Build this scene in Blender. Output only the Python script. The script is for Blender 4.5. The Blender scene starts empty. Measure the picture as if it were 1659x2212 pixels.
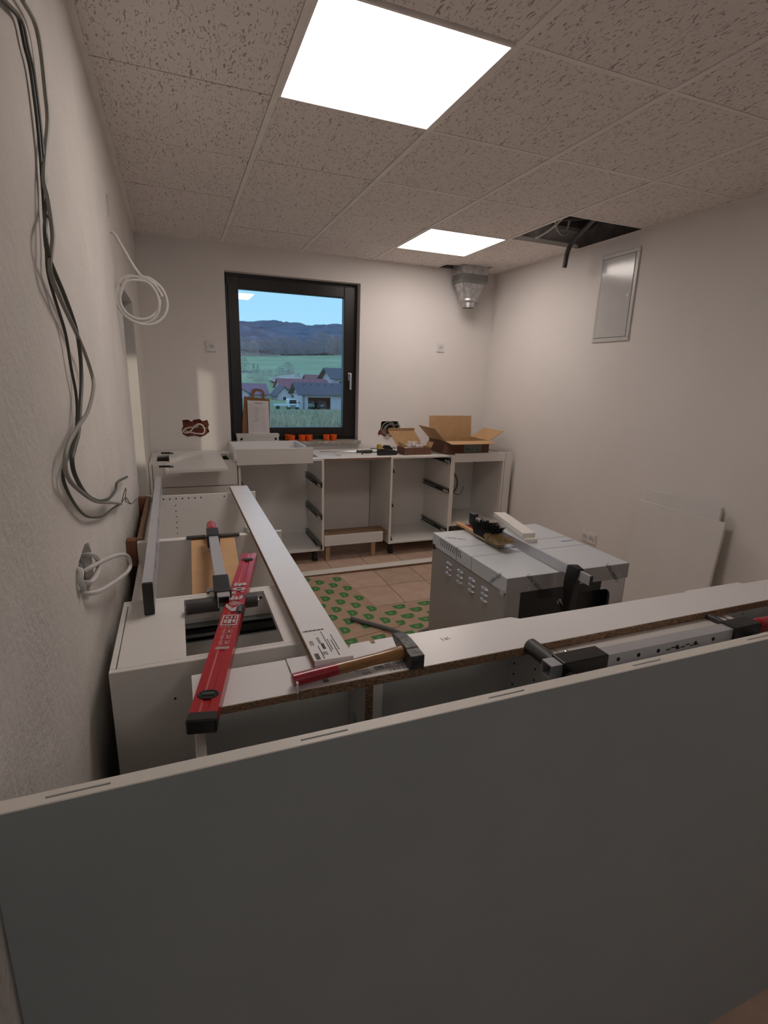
import bpy, bmesh, math, random
from mathutils import Matrix, Vector, noise
random.seed(7)
S = bpy.context.scene
COL = S.collection
PI = math.pi

# ------------------------------------------------------------------ camera
def camera():
    f, p, y, r = 1119.35, -0.25327, 0.38046, 0.03149
    cp, sp, cy, sy = math.cos(p), math.sin(p), math.cos(y), math.sin(y)
    F = Vector((sy*cp, cy*cp, sp)); rt = Vector((cy, -sy, 0)); up = rt.cross(F)
    R = rt*math.cos(r) + up*math.sin(r); U = -rt*math.sin(r) + up*math.cos(r)
    cd = bpy.data.cameras.new('camera'); c = bpy.data.objects.new('camera', cd); COL.objects.link(c)
    m = Matrix((R, U, -F)).transposed().to_4x4(); m.translation = (-0.4088, -2.2258, 1.5244)
    c.matrix_world = m
    cd.sensor_fit = 'HORIZONTAL'; cd.sensor_width = 36; cd.lens = f/1659*36
    cd.clip_start = 0.02; cd.clip_end = 6000
    S.camera = c
camera()
# ------------------------------------------------------------------ sky, exposure
LAMP = 9.5           # radiance of the ceiling panels
LAMP_COL = (1.0, 0.885, 0.825, 1)
w = bpy.data.worlds.new('dusk_sky'); S.world = w; w.use_nodes = True
nt = w.node_tree; nt.nodes.clear()
wo = nt.nodes.new('ShaderNodeOutputWorld'); bg = nt.nodes.new('ShaderNodeBackground')
tc = nt.nodes.new('ShaderNodeTexCoord'); sx = nt.nodes.new('ShaderNodeSeparateXYZ'); cr = nt.nodes.new('ShaderNodeValToRGB')
nt.links.new(tc.outputs['Generated'], sx.inputs[0]); nt.links.new(sx.outputs['Z'], cr.inputs[0])
cr.color_ramp.elements[0].position = 0.0; cr.color_ramp.elements[0].color = (0.40, 0.74, 0.98, 1)
cr.color_ramp.elements[1].position = 0.9; cr.color_ramp.elements[1].color = (0.22, 0.43, 0.82, 1)
e = cr.color_ramp.elements.new(0.2); e.color = (0.29, 0.63, 0.96, 1)
nt.links.new(cr.outputs[0], bg.inputs[0]); bg.inputs[1].default_value = 1.15
nt.links.new(bg.outputs[0], wo.inputs[0])
S.view_settings.view_transform = 'Standard'; S.view_settings.look = 'None'
S.view_settings.gamma = 1.0; S.view_settings.exposure = 0.12; S.view_settings.use_curve_mapping = False

# ------------------------------------------------------------------ materials
MATS = {}
def _new(name):
    m = bpy.data.materials.new(name); m.use_nodes = True
    MATS[name] = m
    return m, m.node_tree, m.node_tree.nodes['Principled BSDF']
def nd(t, typ, **kw):
    n = t.nodes.new(typ)
    for k, v in kw.items():
        if k in n.inputs: n.inputs[k].default_value = v
        else: setattr(n, k, v)
    return n
def coords(t, scale=(1, 1, 1), rot=(0, 0, 0), kind='Object'):
    c = t.nodes.new('ShaderNodeTexCoord'); m = t.nodes.new('ShaderNodeMapping')
    m.inputs['Scale'].default_value = scale; m.inputs['Rotation'].default_value = rot
    t.links.new(c.outputs[kind], m.inputs['Vector']); return m.outputs[0]
def ramp(t, src, stops):
    r = t.nodes.new('ShaderNodeValToRGB'); cr = r.color_ramp
    while len(cr.elements) < len(stops): cr.elements.new(0.5)
    for el, (p, c) in zip(cr.elements, stops):
        el.position = p; el.color = (*c, 1) if len(c) == 3 else c
    t.links.new(src, r.inputs[0]); return r.outputs[0]
def bump(t, b, src, strength, dist):
    n = nd(t, 'ShaderNodeBump', Strength=strength, Distance=dist)
    t.links.new(src, n.inputs['Height']); t.links.new(n.outputs[0], b.inputs['Normal']); return n
def M(name, col, rough=.5, metal=0, var=.06, vs=6, bs=0, bd=.001, bscale=200, spec=None, coat=0):
    m, t, b = _new(name)
    v = coords(t)
    n = nd(t, 'ShaderNodeTexNoise', Scale=vs, Detail=4.0); t.links.new(v, n.inputs['Vector'])
    lo = tuple(max(0, c*(1-var)) for c in col); hi = tuple(min(1, c*(1+var)) for c in col)
    t.links.new(ramp(t, n.outputs['Fac'], [(.3, lo), (.7, hi)]), b.inputs['Base Color'])
    b.inputs['Roughness'].default_value = rough; b.inputs['Metallic'].default_value = metal
    if spec is not None: b.inputs['Specular IOR Level'].default_value = spec
    if coat: b.inputs['Coat Weight'].default_value = coat
    if bs:
        n2 = nd(t, 'ShaderNodeTexNoise', Scale=bscale, Detail=5.0); t.links.new(v, n2.inputs['Vector'])
        bump(t, b, n2.outputs['Fac'], bs, bd)
    return m
white = M('white_melamine', (.74, .72, .69), .38, var=.02)
edge_w = M('white_edge_band', (.78, .75, .69), .45, var=.02)
M('board_white_gloss', (.80, .79, .79), .30, var=.015)
M('wall_paint', (.80, .765, .735), .75, var=.02, vs=2, bs=.25, bd=.002, bscale=90)
M('grey_panel', (.235, .262, .262), .45, var=.03)
M('black_plastic', (.012, .012, .012), .4)
M('dark_metal', (.045, .05, .05), .35, metal=.7)
M('slide_steel', (.30, .33, .32), .32, metal=.9)
M('steel', (.62, .63, .65), .30, metal=.95, var=.03)
M('galvanised', (.50, .50, .50), .42, metal=.85, var=.25, vs=25)
M('duct_tape', (.20, .20, .20), .45, metal=.5, var=.1)
M('aluminium', (.56, .57, .61), .33, metal=.45, var=.03)
M('chrome', (.7, .7, .7), .12, metal=1)
M('film_white', (.56, .60, .63), .28, var=.02)
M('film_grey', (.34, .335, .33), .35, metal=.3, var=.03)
M('film_blue', (.03, .07, .22), .5)
M('blue_arrow', (.01, .05, .35), .5)
M('red_paint', (.42, .010, .018), .32, coat=.15)
M('dark_red_paint', (.33, .012, .025), .3, var=.25, vs=40, coat=.4)
M('silver_print', (.45, .43, .42), .5)
M('ink', (.02, .02, .02), .7)
M('faint_ink', (.33, .32, .33), .8)
M('green_ink', (.045, .20, .05), .75)
M('orange_plastic', (.85, .12, .01), .4)
M('window_brown', (.013, .010, .009), .38)
M('sill_marble', (.34, .31, .27), .35, var=.35, vs=30)
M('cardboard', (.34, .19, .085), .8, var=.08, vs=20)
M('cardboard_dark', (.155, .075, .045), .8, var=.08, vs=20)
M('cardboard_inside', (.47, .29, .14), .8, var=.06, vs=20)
M('floor_cardboard', (.44, .30, .21), .85, var=.07, vs=12)
M('label_green', (.20, .24, .20), .6)
M('paper', (.72, .68, .70), .7)
M('bag_paper', (.25, .125, .055), .8, var=.15)
M('box_white', (.62, .60, .58), .6)
M('bubble_wrap', (.75, .72, .70), .15, spec=.8)
M('plywood', (.60, .37, .19), .6, var=.06, vs=14)
M('brush_wood', (.52, .27, .10), .45, var=.15, vs=30)
M('brush_back', (.34, .26, .15), .6, var=.2, vs=40)
M('bristle_dark', (.012, .011, .012), .7)
M('bristle_cream', (.55, .43, .24), .7)
M('cable_white', (.62, .60, .57), .45)
M('cable_grey', (.27, .26, .23), .5)
M('cable_dark', (.055, .055, .042), .5)
M('conduit', (.05, .05, .05), .5)
M('hose_grey', (.12, .12, .12), .55)
M('socket_white', (.75, .73, .72), .35)
M('access_white', (.60, .60, .585), .13, var=.02, bs=.25, bd=.004, bscale=6)
M('access_frame', (.62, .60, .59), .30, var=.02)
M('dark_cavity', (.015, .014, .013), .9)
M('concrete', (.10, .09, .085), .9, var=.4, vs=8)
M('brick', (.20, .055, .03), .9, var=.4, vs=30, bs=.5, bd=.004, bscale=60)
M('plaster_raw', (.45, .41, .37), .9, var=.3, vs=30, bs=.6, bd=.01, bscale=60)
M('rail_white', (.88, .83, .79), .5)
M('grout', (.13, .10, .085), .9)
M('hammer_steel', (.085, .085, .085), .45, metal=.6, var=.5, vs=60)
M('yellow_plastic', (.45, .30, .03), .5)
M('vial', (.10, .13, .12), .12)

def ceiling_mat():
    m, t, b = _new('ceiling_tile')
    v = coords(t, (66, 20, 20), (0, 0, .25))
    n = nd(t, 'ShaderNodeTexNoise', Scale=1.0, Detail=2.5, Distortion=2.3); t.links.new(v, n.inputs['Vector'])
    v2 = coords(t); n2 = nd(t, 'ShaderNodeTexNoise', Scale=260.0, Detail=3.0); t.links.new(v2, n2.inputs['Vector'])
    f = ramp(t, n.outputs['Fac'], [(.35, (0, 0, 0)), (.41, (1, 1, 1))])
    mx = t.nodes.new('ShaderNodeMix'); mx.data_type = 'RGBA'
    t.links.new(f, mx.inputs['Factor']); mx.inputs[6].default_value = (.40, .355, .33, 1); mx.inputs[7].default_value = (.86, .80, .765, 1)
    t.links.new(mx.outputs[2], b.inputs['Base Color']); b.inputs['Roughness'].default_value = .9
    b1 = nd(t, 'ShaderNodeBump', Strength=.5, Distance=.004); t.links.new(f, b1.inputs['Height'])
    b2 = nd(t, 'ShaderNodeBump', Strength=.35, Distance=.002); t.links.new(n2.outputs['Fac'], b2.inputs['Height'])
    t.links.new(b1.outputs[0], b2.inputs['Normal']); t.links.new(b2.outputs[0], b.inputs['Normal'])
ceiling_mat()
def plaster_mat():
    m, t, b = _new('rough_plaster')
    v = coords(t)
    b.inputs['Roughness'].default_value = .85
    n0 = nd(t, 'ShaderNodeTexNoise', Scale=3.0, Detail=3.0); t.links.new(v, n0.inputs['Vector'])
    t.links.new(ramp(t, n0.outputs['Fac'], [(.3, (.66, .63, .585)), (.7, (.74, .705, .665))]), b.inputs['Base Color'])
    big = nd(t, 'ShaderNodeBump', Strength=.5, Distance=.03); t.links.new(n0.outputs['Fac'], big.inputs['Height'])
    n1 = nd(t, 'ShaderNodeTexNoise', Scale=46.0, Detail=6.0, Roughness=.6); t.links.new(v, n1.inputs['Vector'])
    n2 = nd(t, 'ShaderNodeTexNoise', Scale=2.2, Detail=2.0); t.links.new(v, n2.inputs['Vector'])
    # the surface is rougher on the unpainted part of the wall
    s = t.nodes.new('ShaderNodeSeparateXYZ'); t.links.new(v, s.inputs[0])
    mr = nd(t, 'ShaderNodeMapRange'); t.links.new(s.outputs['Y'], mr.inputs[0])
    mr.inputs[1].default_value = -1.3; mr.inputs[2].default_value = .1; mr.inputs[3].default_value = .95; mr.inputs[4].default_value = .25
    mu = nd(t, 'ShaderNodeMath', operation='MULTIPLY'); t.links.new(mr.outputs[0], mu.inputs[0])
    t.links.new(ramp(t, n2.outputs['Fac'], [(.35, (.3, .3, .3)), (.65, (1, 1, 1))]), mu.inputs[1])
    sm = nd(t, 'ShaderNodeBump', Distance=.013); t.links.new(mu.outputs[0], sm.inputs['Strength'])
    t.links.new(ramp(t, n1.outputs['Fac'], [(.32, (0, 0, 0)), (.62, (1, 1, 1))]), sm.inputs['Height'])
    t.links.new(big.outputs[0], sm.inputs['Normal']); t.links.new(sm.outputs[0], b.inputs['Normal'])
plaster_mat()
def tile_mat():
    m, t, b = _new('floor_tile')
    v = coords(t, kind='Object')
    oi = t.nodes.new('ShaderNodeObjectInfo')
    n = nd(t, 'ShaderNodeTexNoise', Scale=9.0, Detail=6.0); t.links.new(v, n.inputs['Vector'])
    c = ramp(t, n.outputs['Fac'], [(.3, (.46, .325, .24)), (.7, (.58, .42, .325))])
    hs = nd(t, 'ShaderNodeHueSaturation'); t.links.new(c, hs.inputs['Color'])
    mr = nd(t, 'ShaderNodeMapRange'); t.links.new(oi.outputs['Random'], mr.inputs[0]); mr.inputs[3].default_value = .92; mr.inputs[4].default_value = 1.06
    t.links.new(mr.outputs[0], hs.inputs['Value']); t.links.new(hs.outputs[0], b.inputs['Base Color'])
    b.inputs['Roughness'].default_value = .5
tile_mat()
def particle_mat():
    m, t, b = _new('particleboard')
    v = coords(t, (70, 70, 190))
    n = nd(t, 'ShaderNodeTexNoise', Scale=1.6, Detail=5.0, Roughness=.7); t.links.new(v, n.inputs['Vector'])
    t.links.new(ramp(t, n.outputs['Fac'], [(.33, (.07, .04, .025)), (.5, (.24, .145, .085)), (.68, (.40, .26, .16))]), b.inputs['Base Color'])
    b.inputs['Roughness'].default_value = .9
    bump(t, b, n.outputs['Fac'], .5, .002)
particle_mat()
def wood_mat(name, c0, c1, rough, sc=(8, 60, 60), coat=0):
    m, t, b = _new(name)
    v = coords(t, sc)
    n = nd(t, 'ShaderNodeTexNoise', Scale=1.0, Detail=4.0, Distortion=.6); t.links.new(v, n.inputs['Vector'])
    t.links.new(ramp(t, n.outputs['Fac'], [(.3, c0), (.7, c1)]), b.inputs['Base Color'])
    b.inputs['Roughness'].default_value = rough; b.inputs['Coat Weight'].default_value = coat
wood_mat('hammer_wood', (.20, .085, .022), (.42, .21, .07), .3, coat=.5)
wood_mat('block_wood', (.13, .048, .025), (.24, .10, .055), .7, (40, 40, 6))
wood_mat('leg_wood', (.36, .23, .13), (.50, .34, .20), .7, (40, 40, 6))
def emit_mat():
    m, t, b = _new('lamp_diffuser')
    b.inputs['Base Color'].default_value = (.9, .9, .9, 1)
    b.inputs['Emission Color'].default_value = LAMP_COL; b.inputs['Emission Strength'].default_value = LAMP
emit_mat()
def glass_mat():
    m = bpy.data.materials.new('window_glass'); m.use_nodes = True; MATS['window_glass'] = m
    t = m.node_tree; t.nodes.clear()
    o = t.nodes.new('ShaderNodeOutputMaterial'); mx = t.nodes.new('ShaderNodeMixShader')
    tr = t.nodes.new('ShaderNodeBsdfTransparent'); gl = nd(t, 'ShaderNodeBsdfGlossy', Roughness=0.0)
    fr = nd(t, 'ShaderNodeFresnel', IOR=1.5)
    t.links.new(fr.outputs[0], mx.inputs[0]); t.links.new(tr.outputs[0], mx.inputs[1]); t.links.new(gl.outputs[0], mx.inputs[2])
    t.links.new(mx.outputs[0], o.inputs[0])
glass_mat()
def wrap_mat():
    m = bpy.data.materials.new('clear_plastic'); m.use_nodes = True; MATS['clear_plastic'] = m
    t = m.node_tree; t.nodes.clear()
    o = t.nodes.new('ShaderNodeOutputMaterial'); mx = t.nodes.new('ShaderNodeMixShader'); mx.inputs[0].default_value = .45
    tr = t.nodes.new('ShaderNodeBsdfTransparent'); gl = nd(t, 'ShaderNodeBsdfPrincipled', Roughness=.12); gl.inputs['Base Color'].default_value = (.75, .7, .68, 1)
    t.links.new(tr.outputs[0], mx.inputs[1]); t.links.new(gl.outputs[0], mx.inputs[2]); t.links.new(mx.outputs[0], o.inputs[0])
wrap_mat()

# ------------------------------------------------------------------ mesh helpers
def catmull(pts, k=5):
    P = [Vector(p) for p in pts]
    if len(P) < 3: return P
    Q = [P[0]*2-P[1]] + P + [P[-1]*2-P[-2]]
    out = []
    for i in range(1, len(Q)-2):
        a, b, c, d = Q[i-1:i+3]
        for s in range(k):
            u = s/k
            out.append(.5*((2*b)+(c-a)*u+(2*a-5*b+4*c-d)*u*u+(3*b-a-3*c+d)*u**3))
    out.append(P[-1]); return out
class MB:
    def __init__(s): s.v = []; s.f = []
    def add(s, vs, fs):
        o = len(s.v); s.v += [Vector(v) for v in vs]; s.f += [tuple(i+o for i in f) for f in fs]; return s
    def box(s, x0, x1, y0, y1, z0, z1, m=None):
        vs = [Vector((x, y, z)) for z in (z0, z1) for x, y in ((x0, y0), (x1, y0), (x1, y1), (x0, y1))]
        if m is not None: vs = [m @ v for v in vs]
        return s.add(vs, [(3, 2, 1, 0), (4, 5, 6, 7), (0, 1, 5, 4), (1, 2, 6, 5), (2, 3, 7, 6), (3, 0, 4, 7)])
    def prism(s, poly, d, m=None):
        """poly: CCW 2-D outline in local xy, extruded along local z by d"""
        n = len(poly); vs = [Vector((x, y, 0)) for x, y in poly] + [Vector((x, y, d)) for x, y in poly]
        if m is not None: vs = [m @ v for v in vs]
        fs = [tuple(reversed(range(n))), tuple(range(n, 2*n))] + [(i, (i+1) % n, n+(i+1) % n, n+i) for i in range(n)]
        return s.add(vs, fs)
    def cyl(s, p0, p1, r0, r1=None, n=14, cap=True):
        r1 = r0 if r1 is None else r1
        p0, p1 = Vector(p0), Vector(p1); d = (p1-p0).normalized()
        a = d.orthogonal().normalized(); b = d.cross(a)
        vs = [p0+(a*math.cos(2*PI*i/n)+b*math.sin(2*PI*i/n))*r0 for i in range(n)] + [p1+(a*math.cos(2*PI*i/n)+b*math.sin(2*PI*i/n))*r1 for i in range(n)]
        fs = [(i, (i+1) % n, n+(i+1) % n, n+i) for i in range(n)]
        if cap: fs += [tuple(reversed(range(n))), tuple(range(n, 2*n))]
        return s.add(vs, fs)
    def tube(s, pts, r, n=8, k=5, rf=None):
        P = catmull(pts, k); m = len(P); vs = []
        t0 = (P[1]-P[0]).normalized(); a = t0.orthogonal().normalized()
        for i, p in enumerate(P):
            t = (P[min(i+1, m-1)]-P[max(i-1, 0)]).normalized()
            a = (a-t*a.dot(t)).normalized(); b = t.cross(a)
            q = r if rf is None else r*rf(i/(m-1))
            vs += [p+(a*math.cos(2*PI*j/n)+b*math.sin(2*PI*j/n))*q for j in range(n)]
        fs = [(i*n+j, i*n+(j+1) % n, (i+1)*n+(j+1) % n, (i+1)*n+j) for i in range(m-1) for j in range(n)]
        fs += [tuple(reversed(range(n))), tuple(range((m-1)*n, m*n))]
        return s.add(vs, fs)
    def loft(s, rings, cap=True):
        n = len(rings[0]); vs = [v for r in rings for v in r]
        fs = [(i*n+j, i*n+(j+1) % n, (i+1)*n+(j+1) % n, (i+1)*n+j) for i in range(len(rings)-1) for j in range(n)]
        if cap: fs += [tuple(reversed(range(n))), tuple(range((len(rings)-1)*n, len(rings)*n))]
        return s.add(vs, fs)
    def sphere(s, c, r, n=10, m=6, sc=(1, 1, 1)):
        c = Vector(c); rings = []
        for i in range(m+1):
            th = PI*i/m*.998+.003
            rings.append([c+Vector((math.sin(th)*math.cos(2*PI*j/n)*sc[0], math.sin(th)*math.sin(2*PI*j/n)*sc[1], -math.cos(th)*sc[2]))*r for j in range(n)])
        return s.loft(rings)
    def mesh(s, name):
        me = bpy.data.meshes.new(name); me.from_pydata([tuple(v) for v in s.v], [], s.f); me.update(); return me
    def build(s, name, mat, parent=None, world=True, bevel=0, smooth=False, seg=1, label=None):
        if parent is not None:
            if world:
                inv = ROOTM[parent.name].inverted(); s.v = [inv @ v for v in s.v]
            loc = Vector((0, 0, 0))
        else:
            xs = [v.x for v in s.v]; ys = [v.y for v in s.v]; zs = [v.z for v in s.v]
            loc = Vector(((min(xs)+max(xs))/2, (min(ys)+max(ys))/2, min(zs))); s.v = [v-loc for v in s.v]
        me = s.mesh(name)
        bm = bmesh.new(); bm.from_mesh(me); bmesh.ops.recalc_face_normals(bm, faces=bm.faces); bm.to_mesh(me); bm.free()
        if mat: me.materials.append(MATS[mat])
        if smooth:
            me.polygons.foreach_set('use_smooth', [True]*len(me.polygons)); me.set_sharp_from_angle(angle=math.radians(38))
        o = bpy.data.objects.new(name, me); COL.objects.link(o)
        if parent is not None: o.parent = parent; ROOTM[o.name] = ROOTM[parent.name]
        else: o.location = loc; ROOTM[o.name] = Matrix.Translation(loc)
        if bevel:
            md = o.modifiers.new('bevel', 'BEVEL'); md.width = bevel; md.segments = seg; md.limit_method = 'ANGLE'
        if label: o['label'] = label
        return o
ROOTM = {}
def tag(o, label=None, cat=None, group=None, kind=None):
    if label: o['label'] = label
    if cat: o['category'] = cat
    if group: o['group'] = group
    if kind: o['kind'] = kind
    return o
def thing(name, label, cat, loc=(0, 0, 0), mat=None, group=None):
    o = bpy.data.objects.new(name, None); COL.objects.link(o); o.empty_display_size = .05
    m = Matrix.Translation(loc) if mat is None else mat
    o.matrix_world = m; ROOTM[o.name] = m.copy()
    return tag(o, label, cat, group)
def frame(o, x, z):
    """matrix from origin, x-axis and approximate z-axis"""
    x = Vector(x).normalized(); z = Vector(z); z = (z-x*z.dot(x)).normalized(); y = z.cross(x)
    m = Matrix((x, y, z)).transposed().to_4x4(); m.translation = Vector(o); return m
def bx(name, mat, parent, x0, x1, y0, y1, z0, z1, bevel=.0012, **kw):
    return MB().box(x0, x1, y0, y1, z0, z1).build(name, mat, parent, bevel=bevel, **kw)
def boolean(o, cutters):
    for c in cutters:
        md = o.modifiers.new('cut', 'BOOLEAN'); md.object = c; md.operation = 'DIFFERENCE'; md.solver = 'EXACT'
    bpy.context.view_layer.update()
    dg = bpy.context.evaluated_depsgraph_get()
    me = bpy.data.meshes.new_from_object(o.evaluated_get(dg)); o.modifiers.clear()
    o.data = me
    for c in cutters: bpy.data.objects.remove(c)
    return o
def cutter(*mbs):
    out = []
    for m in mbs:
        o = m.build('cutter', None); out.append(o)
    return out
def text(s, size, mat, parent, m, name='lettering', world=True, sx=1.0, align='CENTER'):
    cu = bpy.data.curves.new('t', 'FONT'); cu.body = s; cu.size = size; cu.align_x = align; cu.align_y = 'CENTER'; cu.resolution_u = 2
    o = bpy.data.objects.new('t', cu); COL.objects.link(o); bpy.context.view_layer.update()
    me = bpy.data.meshes.new_from_object(o.evaluated_get(bpy.context.evaluated_depsgraph_get()))
    bpy.data.objects.remove(o)
    mb = MB(); mb.add([m @ Vector((v.co.x*sx, v.co.y, 0)) for v in me.vertices], [tuple(p.vertices) for p in me.polygons])
    return mb.build(name, mat, parent, world=world)

# ------------------------------------------------------------------ the room shell
XL, XR, YB, YF, ZC = -.625, 2.5, 2.379, -4.9, 2.51
WYF = YB+.30
# back wall with window opening and two broken-out cable chases
wb = MB().box(XL-.3, XR+.3, YB, WYF, 0, ZC+.004).build('wall_back', 'wall_paint'); tag(wb, kind='structure')
h1 = [(-.376, 1.02), (-.34, 1.0), (-.28, 1.008), (-.24, .995), (-.20, 1.012), (-.165, 1.04), (-.175, 1.075), (-.165, 1.10), (-.178, 1.14), (-.215, 1.13), (-.24, 1.148), (-.29, 1.14), (-.30, 1.125), (-.33, 1.143), (-.374, 1.138), (-.37, 1.09), (-.382, 1.06)]
h2 = [(1.385, 1.00), (1.36, .985), (1.345, 1.01), (1.352, 1.035), (1.372, 1.06), (1.375, 1.118), (1.39, 1.128), (1.55, 1.128), (1.56, 1.10), (1.575, 1.08), (1.55, 1.0), (1.51, .965), (1.46, .99), (1.43, .975)]
MX = Matrix(((1, 0, 0, 0), (0, 0, -1, 0), (0, 1, 0, 0), (0, 0, 0, 1)))     # local xy -> world xz
def hole_cut(poly, y0, d):
    m = Matrix.Translation((0, y0, 0)) @ MX
    return MB().prism(poly, -d, m)
boolean(wb, cutter(MB().box(.008, 1.147, YB-.1, WYF+.1, .925, 2.31), hole_cut(h1, YB-.05, .11), hole_cut(h2, YB-.05, .11)))
# left wall with doorway and a broken-out chase
wl = MB().box(XL-.3, XL, YF, YB+.02, 0, ZC+.004).build('wall_left', 'rough_plaster'); tag(wl, kind='structure')
hp = [(-.879, 1.124), (-.855, 1.095), (-.862, 1.055), (-.849, 1.02), (-.93, 1.030), (-.96, 1.012), (-1.016, 1.02), (-1.032, 1.037), (-1.037, 1.082), (-1.043, 1.105), (-1.019, 1.123), (-.928, 1.135)]
sl = [(.429, 2.14), (.50, 2.149), (.51, 2.24), (.44, 2.229)]
MYZ = Matrix(((0, 0, 1, 0), (1, 0, 0, 0), (0, 1, 0, 0), (0, 0, 0, 1)))     # local xy -> world yz, z -> x
def hole_cut_x(poly, x0, d): return MB().prism(poly, d, Matrix.Translation((x0, 0, 0)) @ MYZ)
boolean(wl, cutter(MB().box(XL-.5, XL+.1, .75, 1.53, -.1, 1.93), hole_cut_x(hp, XL-.05, .1), hole_cut_x(sl, XL-.03, .1)))
wr = MB().box(XR, XR+.3, YF, YB+.02, 0, ZC+.004).build('wall_right', 'wall_paint'); tag(wr, kind='structure')
wf = MB().box(XL-.3, XR+.3, YF-.3, YF, 0, ZC+.004).build('wall_front', 'wall_paint'); tag(wf, kind='structure')
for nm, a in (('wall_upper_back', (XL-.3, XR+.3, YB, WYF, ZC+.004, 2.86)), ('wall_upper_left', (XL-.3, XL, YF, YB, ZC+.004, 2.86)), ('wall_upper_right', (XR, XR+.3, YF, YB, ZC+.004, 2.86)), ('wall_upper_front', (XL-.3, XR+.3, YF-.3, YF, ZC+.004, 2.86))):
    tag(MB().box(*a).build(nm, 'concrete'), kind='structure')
boolean(wf, cutter(MB().box(-.35, .45, YF-.5, YF+.1, 1.0, 1.9)))  # unseen window opening, added behind the camera for cool light on the grey panel
# hallway beyond the doorway
for nm, a in (('wall_hall_far', (-2.4, -2.2, -1.2, 3.2, 0, 2.6)), ('wall_hall_near', (-2.4, XL-.3, -1.3, -1.1, 0, 2.6)), ('wall_hall_end', (-2.4, XL-.3, 3.2, 3.4, 0, 2.6)), ('ceiling_hall', (-2.4, XL-.3, -1.3, 3.4, 2.6, 2.7)), ('floor_hall', (-2.4, XL, -1.3, 3.4, -.1, 0))):
    tag(MB().box(*a).build(nm, 'wall_paint'), kind='structure')
hl = bpy.data.lights.new('hall_lamp', 'SPOT'); hl.energy = 70; hl.color = (1, .9, .74); hl.spot_size = .30; hl.shadow_soft_size = .03; hl.spot_blend = .25
ho = bpy.data.objects.new('hall_lamp', hl); COL.objects.link(ho); ho.location = (-1.6, -.6, 1.75)
ho.rotation_euler = (Vector((-.66, 1.53, 1.27))-ho.location).to_track_quat('-Z', 'Y').to_euler()

# floor: screed, tiles
fl = MB().box(XL-.05, XR+.05, YF-.05, YB+.05, -.12, -.004).build('floor', 'grout'); tag(fl, kind='structure')
tw, td = .316, .331
tm = None
tx0, ty0 = 1.004, 1.505
i0, i1 = math.floor((XL-tx0)/tw), math.ceil((XR-tx0)/tw)
j0, j1 = math.floor((YF-ty0)/td), math.ceil((YB-ty0)/td)
for i in range(i0, i1):
    for j in range(j0, j1):
        x0, y0 = tx0+i*tw, ty0+j*td
        a, b, c, d = max(x0, XL), min(x0+tw, XR), max(y0, YF), min(y0+td, YB)
        if b-a < .03 or d-c < .03: continue
        full = (b-a > tw-.001 and d-c > td-.001)
        g = .0022
        mb = MB().box(-(b-a)/2+g, (b-a)/2-g, -(d-c)/2+g, (d-c)/2-g, -.01, 0)
        if full and tm is not None:
            o = bpy.data.objects.new('floor_tile', tm); COL.objects.link(o)
            o.parent = fl
        else:
            o = mb.build('floor_tile', 'floor_tile', fl, world=False)
            if full: tm = o.data
        o.location = Vector(((a+b)/2, (c+d)/2, 0)) - fl.location

# ceiling: raw slab above, mineral tiles on white rails
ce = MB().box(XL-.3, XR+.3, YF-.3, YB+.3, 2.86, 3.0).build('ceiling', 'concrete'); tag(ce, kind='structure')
G = .625
lamps = [(0, -1), (2, 2), (0, -7)]  # last one is unseen, added behind the camera to brighten faces turned this way
yl = [G*j for j in range(-7, 4)] + [YB]
yl = [YF]+yl
ctm = None
for i in range(-1, 4):
    for j in range(len(yl)-1):
        x0, x1, y0, y1 = G*i, G*(i+1), yl[j], yl[j+1]
        jj = j-8
        if (i, jj) in lamps: continue
        if i == 3 and jj == 1: continue                     # lifted-out tile
        cx, cy = (x0+x1)/2, (y0+y1)/2
        ex0 = .002 if i == -1 else .014; ex1 = .002 if i == 3 else .014
        if i == 3 and jj == 3:                              # tile cut around the duct
            mb = MB().prism([(x0+.014, y0+.005), (x1-.002, y0+.005), (x1-.002, y1-.004), (2.30, y1-.004), (2.30, 2.10), (x0+.014, 2.235)], .015, Matrix.Translation((0, 0, ZC)))
            mb.build('ceiling_tile', 'ceiling_tile', ce); continue
        gy = .0028 if i < 1 else .0112
        mb = MB().box(x0+ex0-cx, x1-ex1-cx, y0+gy-cy, y1-gy-cy, 0, .015)
        full = (1 <= i < 3 and y1-y0 > .62)
        if full and ctm is not None:
            o = bpy.data.objects.new('ceiling_tile', ctm); COL.objects.link(o); o.parent = ce
        else:
            o = mb.build('ceiling_tile', 'ceiling_tile', ce, world=False)
            if full: ctm = o.data
        o.location = Vector((cx, cy, ZC+random.uniform(0, .0015)))-ce.location
for i in range(0, 4):
    bx('main_rail', 'rail_white', ce, G*i-.012, G*i+.012, YF, YB, ZC-.002, ZC+.03, bevel=0)
for j in range(-7, 4):
    for i in range(-1, 4):
        if G*j < YF: continue
        bx('cross_rail', 'rail_white', ce, G*i+.0125, G*(i+1)-.0125, G*j-.009, G*j+.009, ZC-.0005 if i > 0 else ZC+.0155, ZC+.03, bevel=0)
for nm, a in (('wall_angle', (XL, XL+.022, YF, YB, ZC-.003, ZC)), ('wall_angle', (XR-.022, XR, YF, YB, ZC-.003, ZC)), ('wall_angle', (XL, XR-.7, YB-.020, YB, ZC-.003, ZC))):
    bx(nm, 'rail_white', ce, *a, bevel=0)
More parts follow.
